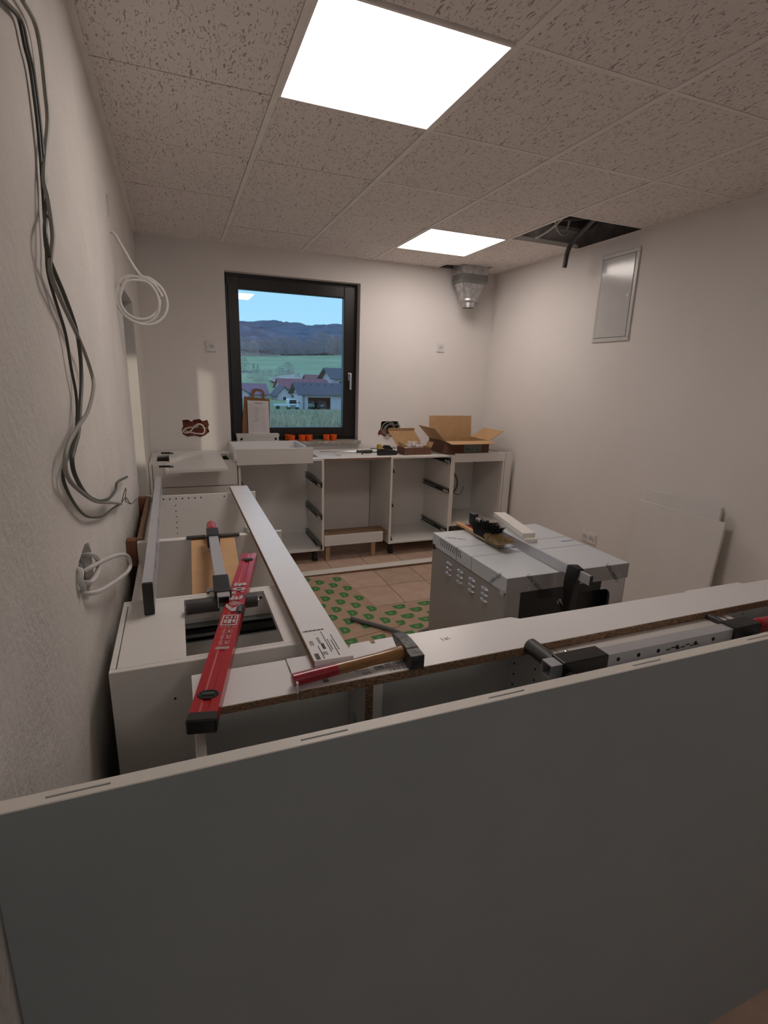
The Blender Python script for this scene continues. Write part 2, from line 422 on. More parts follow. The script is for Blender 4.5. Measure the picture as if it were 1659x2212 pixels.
for (i, j), lb in zip(lamps, ('square flat ceiling light set into the tiles above the clamp tools and red level', 'square flat ceiling light set into the tiles beside the galvanised duct', 'unseen square ceiling light added behind the camera to brighten the near faces')):
    t = thing('ceiling_light', lb, 'light', (G*(i+.5), G*(j+.5), ZC), group='flush ceiling lights')
    x0, x1, y0, y1 = G*i+.008, G*(i+1)-.008, G*j+.008, G*(j+1)-.008
    fr = MB()
    for a in ((x0, x1, y0, y0+.010), (x0, x1, y1-.010, y1), (x0, x0+.010, y0+.010, y1-.010), (x1-.010, x1, y0+.010, y1-.010)): fr.box(*a, ZC-.004, ZC+.014)
    fr.build('frame', 'rail_white', t)
    bx('diffuser', 'lamp_diffuser', t, x0+.010, x1-.010, y0+.010, y1-.010, ZC-.001, ZC+.009, bevel=0)

# ------------------------------------------------------------------ window
wy = YB+.085                                                # inner face of the frame
wd = thing('window_1', None, None, (.577, wy, .955)); tag(wd, kind='structure')
def rect_frame(mb, x0, x1, z0, z1, wl_, wr_, wt, wb_, y0, y1):
    mb.box(x0, x0+wl_, y0, y1, z0, z1); mb.box(x1-wr_, x1, y0, y1, z0, z1)
    mb.box(x0+wl_, x1-wr_, y0, y1, z1-wt, z1); mb.box(x0+wl_, x1-wr_, y0, y1, z0, z0+wb_); return mb
rect_frame(MB(), .010, 1.146, .958, 2.309, .032, .035, .04, .05, wy, wy+.07).build('outer_frame', 'window_brown', wd, bevel=.003, seg=2)
rect_frame(MB(), .034, 1.120, .985, 2.285, .086, .098, .092, .083, wy-.014, wy+.055).build('sash', 'window_brown', wd, bevel=.005, seg=2)
MB().box(.118, 1.024, wy+.016, wy+.020, 1.066, 2.195).build('pane', 'window_glass', wd)
MB().box(.118, 1.024, wy+.036, wy+.040, 1.066, 2.195).build('pane', 'window_glass', wd)
hd = bx('handle_plate', 'aluminium', wd, 1.062, 1.090, wy-.026, wy-.014, 1.49, 1.56, bevel=.003)
MB().box(1.067, 1.087, wy-.055, wy-.024, 1.530, 1.550).box(1.068, 1.086, wy-.062, wy-.046, 1.41, 1.552).build('lever', 'aluminium', hd, bevel=.004, seg=2)
for z in (.985, 2.22):
    MB().cyl((.030, wy-.016, z), (.030, wy-.016, z+.07), .009).build('hinge', 'dark_metal', wd, smooth=True)
si = MB().prism([(-.02, YB-.045), (1.165, YB-.045), (1.165, YB), (1.146, YB), (1.146, WYF), (.009, WYF), (.009, YB), (-.02, YB)], .029, Matrix.Translation((0, 0, .9255))).build('trim_1', 'sill_marble', bevel=.004, seg=2); tag(si, kind='structure')

# ------------------------------------------------------------------ base units along the back wall
ZT, T = .88, .016
YFB, YBB = 1.795, 2.365
def dots(pts, axis, r, parent, name='shelf_pin_holes', side=-1):
    """small drilled holes, shown as shallow dark plugs"""
    mb = MB()
    for p in pts:
        p = Vector(p); d = Vector((0, side*.0006, 0)) if axis == 'y' else Vector((side*.0006, 0, 0))
        mb.cyl(p-d*4, p+d, r, n=8)
    return tag(mb.build(name, 'dark_cavity', parent), kind='stuff')
def slide(parent, p, L, axis='y', sgn=-1, name='drawer_slide', h=.045):
    """full-extension runner screwed to a cabinet side; p = rear lower end, sgn = direction its thickness grows"""
    x, y, z = p
    if axis == 'y':
        f = lambda a, b, c, d, e, g: (x+min(sgn*a, sgn*b), x+max(sgn*a, sgn*b), y-d, y-c, z+e, z+g)
    else:
        f = lambda a, b, c, d, e, g: (x+c, x+d, y+min(sgn*a, sgn*b), y+max(sgn*a, sgn*b), z+e, z+g)
    o = bx(name, 'dark_metal', parent, *f(0, .004, 0, L, 0, h), bevel=0)
    m = MB().box(*f(.004, .024, 0, L, 0, .004)); m.box(*f(.004, .024, 0, L, h-.004, h)); m.build('outer_rail', 'slide_steel', o)
    m = MB().box(*f(.006, .018, .05, L+.01, .010, .034)); m.build('inner_rail', 'black_plastic', o, bevel=.002)
    MB().box(*f(.018, .022, .02, L*.55, .014, .024)).build('runner', 'slide_steel', o); MB().box(*f(.018, .024, L-.07, L+.008, .006, .030)).build('catch', 'chrome', o)
    return o
def leg(parent, x, y, z1, r=.022):
    m = MB().cyl((x, y, 0), (x, y, .012), r*1.25, r*1.25, 16).cyl((x, y, .012), (x, y, z1), r, r*.9, 16)
    m.build('leg', 'black_plastic', parent, smooth=True)

# corner drawer unit
t = thing('drawer_unit', 'white drawer unit with closed fronts under a loose door, in the corner by the doorway', 'cabinet', (-.315, 2.08, 0))
bx('side_panel', 'white_melamine', t, -.62, -.604, YFB+.005, YBB, .1, ZT)
bx('side_panel', 'white_melamine', t, -.026, -.010, YFB+.005, YBB, .1, ZT)
bx('back_panel', 'white_melamine', t, -.604, -.026, YBB-.008, YBB, .1, ZT-.02)
bx('bottom', 'white_melamine', t, -.604, -.026, YFB+.005, YBB-.008, .1, .116)
m = MB().box(-.604, -.026, YFB+.005, YFB+.09, ZT-.018, ZT).box(-.604, -.026, YBB-.17, YBB-.008, ZT-.018, ZT).box(-.604, -.575, YFB+.09, YBB-.17, ZT-.018, ZT).box(-.055, -.026, YFB+.09, YBB-.17, ZT-.018, ZT)
m.build('top_frame', 'white_melamine', t)
for z0, z1 in ((.705, .872), (.44, .70), (.118, .435)):
    bx('drawer_front', 'white_melamine', t, -.598, -.014, YFB-.018, YFB+.003, z0, z1, bevel=.0015)
bx('filler_strip', 'white_melamine', t, -.622, -.602, YFB-.018, YFB+.003, .1, .885)
for x in (-.56, -.08): leg(t, x, 1.86, .1)
# loose door lying on it
t = thing('loose_door_panel', 'loose white cabinet door with two hinges lying flat on the corner drawer unit', 'door', (-.3, 1.8, ZT))
m4 = [(-.492, 2.27), (-.476, 1.36), (-.112, 1.385), (-.106, 2.28)]
MB().prism(m4[::-1] if False else [m4[1], m4[2], m4[3], m4[0]], .019, Matrix.Translation((0, 0, ZT+.0015))).build('panel', 'white_melamine', t, bevel=.001)
for y in (2.13, 1.50):
    h = MB().box(-.545, -.475, y-.012, y+.012, ZT+.020, ZT+.032).box(-.490, -.455, y-.022, y+.022, ZT+.0205, ZT+.026)
    h.build('hinge', 'dark_metal', t, bevel=.002)
    
# open drawer unit under the window
def open_unit(label, x0, x1, zb, sides=True, top_y=(1.795, 2.365), back=True):
    t = thing('base_cabinet', label, 'cabinet', ((x0+x1)/2, 2.08, 0))
    bx('side_panel', 'white_melamine', t, x0, x0+.018, YFB, YBB, zb, ZT)
    bx('side_panel', 'white_melamine', t, x1-.018, x1, YFB, YBB, zb, ZT)
    bx('edge_band', 'white_edge_band', t, x0, x0+.018, YFB-.0015, YFB-.0001, zb, ZT, bevel=0)
    bx('edge_band', 'white_edge_band', t, x1-.018, x1, YFB-.0015, YFB-.0001, zb, ZT, bevel=0)
    bx('bottom', 'white_melamine', t, x0+.018, x1-.018, YFB, YBB-.05, zb, zb+.016)
    bx('back_panel', 'white_melamine', t, x0+.018, x1-.018, YBB-.058, YBB-.05, zb+.016, ZT-.016)
    return t
t = open_unit('white cabinet without drawers standing under the window, carrying a loose drawer', -.004, .667, .104)
bx('top', 'white_melamine', t, .014, .649, YFB, YFB+.10, ZT-.016, ZT)
bx('top', 'white_melamine', t, .014, .649, YBB-.2, YBB, ZT-.016, ZT)
for z in (.645, .375, .116): slide(t, (.649, 2.30, z), .52)
slide(t, (.014, 2.30, .645), .52, sgn=1)
for x in (.05, .605): leg(t, x, 1.87, .104)
dots([(.649, 1.86, z) for z in (.2, .3, .5, .55)], 'x', .0025, t)
# loose drawer on top
t = thing('drawer', 'loose white drawer box standing on the cabinet below the window', 'drawer', (.25, 1.95, ZT))
bx('drawer_front', 'white_melamine', t, -.018, .568, 1.758, 1.776, .853, .975)
m = MB().box(-.035, -.022, 1.778, 2.16, ZT+.002, .985).box(.508, .521, 1.778, 2.16, ZT+.002, .985)
for a in ((-.035, -.022), (.508, .521)): pass
MB().box(-.035, -.022, 1.778, 2.16, ZT+.002, .985).build('side_wall', 'board_white_gloss', t, bevel=.001)
MB().box(.508, .521, 1.778, 2.16, ZT+.002, .985).build('side_wall', 'board_white_gloss', t, bevel=.001)
bx('back_wall', 'board_white_gloss', t, -.022, .508, 2.147, 2.16, ZT+.002, .985)
bx('bottom', 'board_white_gloss', t, -.022, .508, 1.778, 2.147, ZT+.002, ZT+.01)
# niche between the cabinets
t = thing('support_board', 'white board with raw front edge bridging the gap for an appliance', 'board', (.96, 2.05, ZT-.018))
bx('panel', 'white_melamine', t, .6685, 1.2485, YFB+.002, 2.33, ZT-.018, ZT)
bx('raw_edge', 'particleboard', t, .6685, 1.2485, YFB, YFB+.0019, ZT-.018, ZT-.001, bevel=0)
t = thing('plinth_frame', 'low white plinth with brown top strip on wooden feet inside the appliance gap', 'plinth', (.94, 1.9, 0))
bx('front_board', 'white_melamine', t, .676, 1.20, 1.805, 1.821, .135, .225)
bx('top_strip', 'particleboard', t, .672, 1.245, 1.8215, 2.0, .205, .222)
for x in (.69, 1.10): bx('foot', 'leg_wood', t, x, x+.038, 1.823, 1.86, 0, .2)
bx('back_panel', 'white_melamine', t, .672, 1.246, 2.30, 2.316, 0, ZT-.02)
# drawer cabinet right of the niche
t = open_unit('white cabinet with three bare drawer runners beside the small cardboard box', 1.25, 1.843, .108)
bx('top', 'white_melamine', t, 1.268, 1.825, YFB, YBB, ZT-.016, ZT)
for z in (.805, .535, .165): slide(t, (1.825, 2.30, z), .50)
for z in (.74, .44, .135):
    m = MB().prism([(0, 0), (.028, 0), (.02, .012), (.022, .016), (.012, .028), (.012, .034), (0, .055)], .012, Matrix.Translation((1.268, 1.82, z)) @ MX)
    m.build('drawer_clip', 'black_plastic', t)
for x in (1.30, 1.79): leg(t, x, 1.87, .108)
dots([(1.825, 1.86, z) for z in (.28, .33, .40, .47, .62, .67)]+[(1.825, 2.2, z) for z in (.25, .3, .35, .4, .45)], 'x', .0022, t)
# end cabinet with cable inside
t = open_unit('white open cabinet with a cable coil inside, against the right wall', 1.845, 2.385, .225)
bx('top', 'white_melamine', t, 1.863, 2.367, YFB+.02, YBB, ZT-.016, ZT)
bx('front_rail', 'white_melamine', t, 1.863, 2.388, YFB-.004, YFB+.014, .815, .893)
dots([(2.367, yy, .34+.032*k) for k in range(15) for yy in (1.86, 2.2)], 'x', .0022, t)
for x in (1.89, 2.34): leg(t, x, 1.87, .225)
o = bx('filler_panel', 'white_melamine', None, 2.39, 2.458, YFB-.01, YFB+.01, .0, .898)
tag(o, 'narrow white upright filler strip between end cabinet and right wall', 'filler')
o = bx('filler_panel', 'white_melamine', None, 2.39, 2.408, YFB+.011, YBB, .0, .885)
tag(o, 'white side panel standing behind the narrow filler strip', 'panel')
pts = []
for k in range(26):
    a = 2*PI*k/11+1.2; pts.append((2.045+.110*math.cos(a)+.004*math.sin(k*1.7), 2.26-.0015*k, .53+.125*math.sin(a)+.004*math.cos(k*2.1)))
pts += [(2.14, 2.2, .42), (2.19, 2.19, .46), (2.195, 2.19, .50)]
o = MB().tube(pts, .0055, 7, 4).build('power_cable', 'cable_grey', smooth=True); tag(o, 'coiled grey cable hanging in the open end cabinet', 'cable')

# ------------------------------------------------------------------ base units along the left wall
LX0, LX1 = -.585, -.025
t = thing('base_cabinet', 'wide open-topped white cabinet with drilled far side along the left wall', 'cabinet', (-.3, .3, 0))
bx('side_panel', 'white_melamine', t, LX0, LX1, .699, .715, .1, ZT)
bx('side_panel', 'white_melamine', t, LX0, LX1, -.0995, -.084, .1, ZT)
bx('bottom', 'white_melamine', t, LX0, LX1, -.084, .699, .1, .116)
bx('back_panel', 'particleboard', t, -.587, -.569, -.083, .698, .1, .885)
bx('back_rail', 'white_melamine', t, -.5685, -.56, -.083, .698, .1, .86)
dots([(-.506+.0315*k, .699, .862) for k in range(7)]+[(-.195, .699, .862)], 'y', .0042, t)
dots([(-.448, .699, .825-.0312*k) for k in range(6)], 'y', .0034, t, 'shelf_pin_holes')
MB().box(-.10, -.075, .675, .698, .632, .650).cyl((-.088, .698, .67), (-.088, .680, .67), .012).build('hinge', 'steel', t, bevel=.002)
bx('filler_strip', 'white_melamine', t, -.62, -.53, .7165, .735, .6, .880)
leg(t, -.08, .05, .1); leg(t, -.08, .62, .1)
for y0, lb in ((.66, 'brown wooden wall block behind the far end of the wide cabinet'), (-.10, 'brown wooden wall block with a knot beside the hanging cable loop')):
    o = bx('wooden_block', 'block_wood', None, -.624, -.588, y0, y0+.045, .78, .886, bevel=.002); tag(o, lb, 'wood block')
LX1 = -.070
t = thing('base_cabinet', 'open-topped white cabinet holding a slanted plywood board', 'cabinet', (-.3, -.4, 0))
bx('side_panel', 'white_melamine', t, LX0, LX1, -.117, -.101, .1, ZT)
bx('side_panel', 'white_melamine', t, LX0, LX1, -.700, -.684, .1, ZT)
bx('bottom', 'white_melamine', t, LX0, LX1, -.684, -.117, .1, .116)
bx('back_panel', 'white_melamine', t, LX0, LX0+.012, -.683, -.118, .1, .80)
leg(t, -.08, -.64, .1); leg(t, -.08, -.17, .1)
m = frame((-.31, -.119, .868), (1, 0, 0), (0, -.36, .93)); 
o = MB().prism([(-.083, 0), (-.083, -.585), (.083, -.585), (.083, 0)], .006, frame((-.306, -.123, .872), (1, -.03, 0), (0, -.20, .98))).build('plywood_board', 'plywood')
tag(o, 'pale plywood board slanting down inside the cabinet under the clamp', 'board')
t = thing('base_cabinet', 'narrow white cabinet with cut-out top plate under the red spirit level', 'cabinet', (-.3, -.88, 0))
bx('side_panel', 'white_melamine', t, LX0, LX1, -.7175, -.7015, .1, ZT)
bx('side_panel', 'white_melamine', t, LX0, LX1, -1.075, -1.059, .1, ZT)
m = MB().box(-.570, -.425, -1.0585, -.718, ZT-.016, ZT).box(-.197, LX1, -1.0585, -.718, ZT-.016, ZT).box(-.425, -.197, -1.0585, -1.05, ZT-.016, ZT)
m.build('top_plate', 'white_melamine', t)
bx('back_panel', 'white_melamine', t, LX0, LX0+.012, -1.0585, -.718, .1, ZT)
bx('bottom', 'white_melamine', t, LX0+.012, LX1, -1.0585, -.718, .1, .116)
slide(t, (-.53, -.7177, .752), .46, axis='x', sgn=-1, h=.05)
slide(t, (-.53, -1.0585, .56), .46, axis='x', sgn=1)
dots([(-.415, -.7176, .858), (-.205, -.7176, .858)], 'y', .004, t, 'screw_holes')
dots([(-.455, -1.0751, .79)], 'y', .003, t, 'screw_holes')

# ------------------------------------------------------------------ peninsula units in front
PY0, PY1 = -1.652, -1.150
t = thing('base_cabinet', 'white peninsula cabinet with hinge plate, left of the raw particleboard edge', 'cabinet', (-.23, -1.37, 0))
bx('side_panel', 'white_melamine', t, -.416, -.398, PY0, PY1, .1, ZT)
bx('side_panel', 'white_melamine', t, -.0595, -.0435, -1.276, PY1, .1, ZT)
bx('raw_edge', 'particleboard', t, -.0595, -.0435, -1.278, -1.2761, .1, ZT-.001, bevel=0)
bx('front_panel', 'white_melamine', t, -.398, -.0595, PY1-.012, PY1, .1, ZT)
bx('bottom', 'white_melamine', t, -.398, -.0595, PY0, PY1-.012, .1, .116)
MB().cyl((-.0596, -1.21, .74), (-.066, -1.21, .74), .010, n=16).cyl((-.066, -1.21, .74), (-.072, -1.21, .74), .005).build('hinge_cup', 'steel', t, smooth=True)
t = thing('base_cabinet', 'white peninsula cabinet with rows of shelf holes beside the dark foam roller', 'cabinet', (.2, -1.37, 0))
bx('side_panel', 'white_melamine', t, -.042, -.018, -1.277, PY1, .1, ZT)
bx('side_panel', 'white_melamine', t, .405, .4305, PY0, PY1, .1, ZT)
bx('front_panel', 'white_melamine', t, -.018, .405, PY1-.012, PY1, .1, ZT)
bx('bottom', 'white_melamine', t, -.018, .405, PY0, PY1-.012, .1, .116)
dots([(.4048, yy, .845-.032*k) for k in range(9) for yy in (-1.185, -1.27)], 'x', .003, t)
t = thing('base_cabinet', 'white peninsula cabinet with closed top carrying the long clamp', 'cabinet', (.74, -1.37, 0))
bx('side_panel', 'white_melamine', t, .4325, .4485, PY0, PY1, .1, ZT-.017)
bx('side_panel', 'white_melamine', t, 1.014, 1.030, PY0, PY1, .1, ZT-.017)
bx('top_plate', 'white_melamine', t, .4325, 1.030, PY0, PY1, ZT-.0165, ZT)
bx('front_panel', 'white_melamine', t, .4485, 1.014, PY1-.012, PY1, .1, ZT-.017)
t = thing('base_cabinet', 'white peninsula cabinet behind the red knob of the long clamp', 'cabinet', (1.4, -1.37, 0))
bx('side_panel', 'white_melamine', t, 1.044, 1.060, PY0, PY1, .1, ZT)
bx('side_panel', 'white_melamine', t, 1.584, 1.600, PY0, PY1, .1, ZT)
bx('front_panel', 'white_melamine', t, 1.060, 1.584, PY1-.012, PY1, .1, ZT)
dots([(1.35, PY1-.0125, .78), (1.25, PY1-.0125, .70)], 'y', .003, t, 'screw_holes')
for a in ((.10, .116),): bx('bottom', 'white_melamine', t, 1.060, 1.584, PY0, PY1-.012, *a)

# big grey panel towards the camera with grooves in its top edge
o = MB().box(-.622, 1.9, -1.674, -1.655, 0, 1.0725).build('wall_panel', 'grey_panel')
boolean(o, cutter(*[MB().box(-.568+.279*k, -.505+.279*k, -1.6665, -1.6632, 1.058, 1.1) for k in range(8)]))
pn = thing('back_panel', 'large grey panel with slotted pale top edge closing the back of the peninsula', 'panel', (.64, -1.665, 0))
o.parent = pn; o.location = Vector(o.location)-Vector((.64, -1.665, 0)); o.name = 'panel'
bv = o.modifiers.new('bevel', 'BEVEL'); bv.width = .0012; bv.limit_method = 'ANGLE'
e2 = MB().box(-.622, 1.9, -1.6738, -1.6552, 1.0727, 1.0745).build('edge_band', 'white_edge_band', pn)
boolean(e2, [])
cs = []
for k in range(8):
    c = MB().box(-.568+.279*k, -.505+.279*k, -1.6665, -1.6632, 1.05, 1.1).build('cutter', None); cs.append(c)
boolean(e2, cs)

# ------------------------------------------------------------------ boards lying on top
t = thing('top_board', 'short white board with raw front edge under the near end of the red level', 'board', (-.3, -1.23, ZT))
MB().prism([(-.416, -1.299), (-.216, -1.299), (-.216, -1.166), (-.416, -1.166)], .016, Matrix.Translation((0, 0, ZT+.0005))).build('panel', 'board_white_gloss', t)
bx('raw_edge', 'particleboard', t, -.416, -.216, -1.301, -1.2992, ZT+.0005, ZT+.0155, bevel=0)
t = thing('top_board', 'long white board with raw front edge carrying the hammer', 'board', (.6, -1.22, ZT))
bp = [(-.214, -1.301), (1.66, -1.286), (1.66, -1.175), (1.30, -1.172), (1.295, -1.160), (1.05, -1.160), (1.045, -1.167), (.425, -1.163), (.405, -1.147), (.006, -1.150), (.004, -1.165), (-.006, -1.165), (-.008, -1.150), (-.055, -1.152), (-.065, -1.1705), (-.214, -1.1705)]
MB().prism(bp, .0205, Matrix.Translation((0, 0, ZT+.0005))).build('panel', 'board_white_gloss', t)
MB().prism([(-.214, -1.3035), (1.66, -1.2885), (1.66, -1.2862), (-.214, -1.3012)], .0195, Matrix.Translation((0, 0, ZT+.0005))).build('raw_edge', 'particleboard', t)
MB().prism([(-.2185, -1.304), (-.2145, -1.304), (-.2145, -1.255), (-.2185, -1.268)], .024, Matrix.Translation((0, 0, ZT-.003+.0165+.003))).build('torn_edge_band', 'white_edge_band', t)
zb = ZT+.0212
fx = frame((.0, 0, zb), (-1, .008, 0), (0, 0, 1))
def flat_text(s, x, y, size, mat, parent, dirx, sx=1.0, z=zb+.0003):
    text(s, size, mat, parent, frame((x, y, z), dirx, (0, 0, 1)), sx=sx)
lab = MB()
for k, (s_, x, y, sz) in enumerate((('630-', .026, -1.2665, .015), ('20', -.005, -1.2665, .015), ('345018t', -.068, -1.2705, .010), ('0', -.101, -1.2705, .008), ('035', -.061, -1.2835, .014))):
    flat_text(s_, x, y, sz, 'ink', t, (-1, 0, 0))
m = MB()
for k in range(26):
    x = .048-.0022*k
    if k % 5 != 3: m.box(x-.0006-.0004*(k % 3), x, -1.2935, -1.2845, zb+.0001, zb+.0003)
for k in range(5):
    m.box(-.020-.0045*k, -.0175-.0045*k, -1.2735, -1.2645, zb+.0001, zb+.0003)
for k in range(9): m.box(.022-.0075*k, .0275-.0075*k, -1.2785, -1.2768, zb+.0001, zb+.0003)
m.box(-.158, -.147, -1.277, -1.262, zb+.0001, zb+.0003)
for k in range(5): m.box(-.158+.0025*k, -.1565+.0025*k, -1.290, -1.279, zb+.0001, zb+.0003)
tag(m.build('printed_bars', 'ink', t), kind='stuff')
text('1st', .022, 'faint_ink', t, frame((.175, -1.20, zb+.0003), (1, .2, 0), (0, 0, 1)), name='pencil_mark')

o = MB().box(-.150, -.0815, -1.125, -.03, ZT+.0005, ZT+.0212).build('wooden_strip', 'board_white_gloss', bevel=.001)
tag(o, 'lower white strip hidden under the long strip across the left cabinets', 'strip')
t = thing('long_strip', 'long white strip with printed end label laid across the open left cabinets', 'strip', (-.12, -.25, ZT+.017))
MB().prism([(-.163, -1.228), (-.074, -1.232), (-.070, .705), (-.163, .70)], .016, Matrix.Translation((0, 0, ZT+.0217))).build('panel', 'board_white_gloss', t, bevel=.0008)
MB().prism([(-.1645, -1.228), (-.1633, -1.228), (-.1633, .70), (-.1645, .70)], .015, Matrix.Translation((0, 0, ZT+.0219))).build('raw_edge', 'particleboard', t)
zs = ZT+.0381
for s_, x, y, sz in (('038', -.150, -1.150, .014), ('20', -.131, -1.203, .016), ('345018t', -.131, -1.142, .010), ('0', -.133, -1.108, .006)):
    text(s_, sz, 'ink', t, frame((x, y, zs+.0002), (0, 1, 0), (0, 0, 1)))
m = MB()
for k in range(15):
    m.box(-.158+.0035*k, -.1562+.0035*k+.0006*(k % 3), -1.092, -1.086, zs, zs+.0002)
for k in range(8): m.box(-.157, -.147, -1.224+.0034*k, -1.2222+.0034*k, zs, zs+.0002)
for k in range(6): m.box(-.131, -.124, -1.183+.0045*k, -1.180+.0045*k, zs, zs+.0002)
for x, y0, y1 in ((-.117, -1.20, -1.10), (-.140, -1.224, -1.165), (-.112, -1.19, -1.14), (-.104, -1.22, -1.15), (-.098, -1.195, -1.125)):
    y = y0
    while y < y1:
        m.box(x, x+.0022, y, y+.006, zs, zs+.0002); y += .0085
tag(m.build('printed_bars', 'ink', t), kind='stuff')

# ------------------------------------------------------------------ spirit levels
nr, fr_ = Vector((-.4035, -1.372, .930)), Vector((-.199, -.415, .9015))
d = (fr_-nr); L = d.length
lm = frame(nr, d, (0, 0, 1))            # local x along the level, y to its left, z up; origin on the top face
lv = thing('spirit_level', 'red box-section spirit level lying diagonally over the narrow cabinet', 'spirit level', mat=lm)
hw, th = .0250, .027
sec = [(-hw, -th), (-hw, 0), (-hw*.35, -.0), (-hw*.22, -.0022), (hw*.22, -.0022), (hw*.35, 0), (hw, 0), (hw, -th)]
body = MB().loft([[Vector((x, y, z)) for y, z in sec] for x in (.018, L)]).build('body', 'red_paint', lv, world=False)
boolean(body, cutter())
bx2 = lambda n, mt, a, p=lv, b=.001: MB().box(*a).build(n, mt, p, world=False, bevel=b)
bx2('end_cap', 'black_plastic', (-.006, .022, -hw-.0012, hw+.0012, -th-.001, .0012), b=.003)
for x in (.076, .902):
    ring = MB(); N = 24
    rr = [[Vector((x+r*.75*math.cos(2*PI*k/N), r*math.sin(2*PI*k/N), z)) for k in range(N)] for r, z in ((.0205, -.0005), (.0195, .0018), (.0165, .0018), (.0155, .0003))]
    v = ring.loft(rr, cap=False).build('vial_bezel', 'black_plastic', lv, world=False, smooth=True)
    MB().prism([(x+.0158*.75*math.cos(2*PI*k/N), .0158*math.sin(2*PI*k/N)) for k in range(N)], .0006, Matrix.Translation((0, 0, -.0002))).build('vial_window', 'dark_metal', lv, world=False)
    MB().cyl((x, -.012, .0012), (x, .012, .0012), .0035, n=12).build('vial', 'vial', lv, world=False, smooth=True)
bx2('vial_window', 'black_plastic', (.450, .510, -hw-.0006, -hw+.016, -.02, .0007))
MB().cyl((.458, -hw+.007, .0012), (.490, -hw+.007, .0012), .004, n=12).build('vial', 'vial', lv, world=False, smooth=True)
# printing: maker's stencil letters, emblem, frame, dimensions
def lt(s, x, y, size, sx=1.0, rot=-PI/2, name='lettering'):
    m = Matrix.Translation((x, y, .0008)) @ Matrix.Rotation(rot, 4, 'Z')
    return text(s, size, 'silver_print', lv, m, name=name, world=False, sx=sx)
def stroke(mb, pts, z=.0006):
    mb.prism(pts, .0004, Matrix.Translation((0, 0, z)))
def glyph(polys, x, name='stencil_letter'):
    mb = MB()
    for p in polys:
        q = [(x-b*.034, .0178-a*.0356) for a, b in p]      # a along the level's width, b down the letter run
        ar = sum(q[i][0]*q[(i+1) % len(q)][1]-q[(i+1) % len(q)][0]*q[i][1] for i in range(len(q)))
        stroke(mb, q if ar > 0 else q[::-1])
    mb.build(name, 'silver_print', lv, world=False)
def arc(cx, cy, r0, r1, a0, a1, n=8):
    o = [(cx+r1*math.cos(math.radians(a0+(a1-a0)*i/n)), cy+r1*math.sin(math.radians(a0+(a1-a0)*i/n))) for i in range(n+1)]
    if r0 > 0: o += [(cx+r0*math.cos(math.radians(a1-(a1-a0)*i/n)), cy+r0*math.sin(math.radians(a1-(a1-a0)*i/n))) for i in range(n+1)]
    return o
x0 = .677
glyph([[(0, 0), (.28, 0), (.28, .62), (.14, .85), (0, .62)], [(.34, .35), (.42, .12), (.62, 0), (.62, .6), (.52, .85), (.34, .85)], [(.68, 0), (.9, .05), (1, .3), (1, .62), (.68, .62)]], x0, 'letter_s')
glyph([arc(.34, .5, 0, .36, 90, 270), [(.38, .10), (.66, .10), (.66, .34), (.38, .34)], [(.38, .62), (.66, .62), (.66, .88), (.38, .88)], arc(.70, .5, 0, .34, -90, 90)], x0-.034, 'letter_o')
glyph([[(0, .2), (.1, 0), (.3, 0), (.3, .5), (0, .5)], [(.70, 0), (.98, 0), (.98, .18), (.7, .18)]], x0-.070, 'letter_l')
glyph([[(0, .9), (.05, .2), (.3, 0), (.3, .9)], [(.38, .35), (.5, .15), (.62, .35), (.66, .9), (.38, .9)], [(.72, .05), (1, .05), (1, .5), (.9, .75), (.72, .9)]], x0-.1025, 'letter_a')
mb = MB(); xe = .519
for k in range(11):
    y = .0155-.0031*k; h = .018*(1-abs(k-5)/6)
    mb.box(xe-h, xe+h, y-.0007, y+.0007, .0004, .0008)
tag(mb.build('emblem_hatching', 'silver_print', lv, world=False), kind='stuff')
mb = MB()
stroke(mb, [(.468, .0045), (.486, .0045), (.519, .0215), (.500, .0235)]); stroke(mb, [(.464, .0035), (.468, -.0075), (.496, -.0075), (.486, .0035)]); stroke(mb, [(.494, -.0078), (.498, -.0078), (.519, -.0215), (.515, -.0215)])
mb.build('emblem', 'silver_print', lv, world=False)
mb = MB(); xf = .411
for a in ((xf-.031, xf+.031, .0165, .0200), (xf-.031, xf+.031, -.0195, -.0160), (xf+.026, xf+.031, -.0160, .0165), (xf-.031, xf-.026, -.0160, .0165)): mb.box(*a, .0004, .0008)
for a in ((xf-.020, xf+.006, -.0045, .0045), (xf-.016, xf+.004, .007, .0135), (xf-.016, xf+.004, -.0135, -.007), (xf+.011, xf+.021, -.0135, -.009), (xf+.011, xf+.021, -.005, 0), (xf+.011, xf+.021, .005, .012)): mb.box(*a, .0004, .0008)
mb.build('framed_logo', 'silver_print', lv, world=False)
lt('3  100 cm', .370, -.002, .0095)
for k in range(3):
    xk = .347-.029*k
    mb = MB()
    for a in ((xk-.009, xk+.009, .0045, .0055), (xk-.009, xk+.009, -.0125, -.0115), (xk+.008, xk+.009, -.012, .005), (xk-.009, xk-.008, -.012, .005), (xk-.005, xk+.003, -.008, -.004)): mb.box(*a, .0004, .0007)
    mb.build('dimension_box', 'silver_print', lv, world=False)
    lt(('0,5', '0,5', '0,75')[k], xk, .010, .007, rot=0)
mb = MB()
for k in range(16): mb.box(.257, .269, .014-.0019*k-.0012, .014-.0019*k, .0004, .0006)
tag(mb.build('serial_bars', 'silver_print', lv, world=False), kind='stuff')

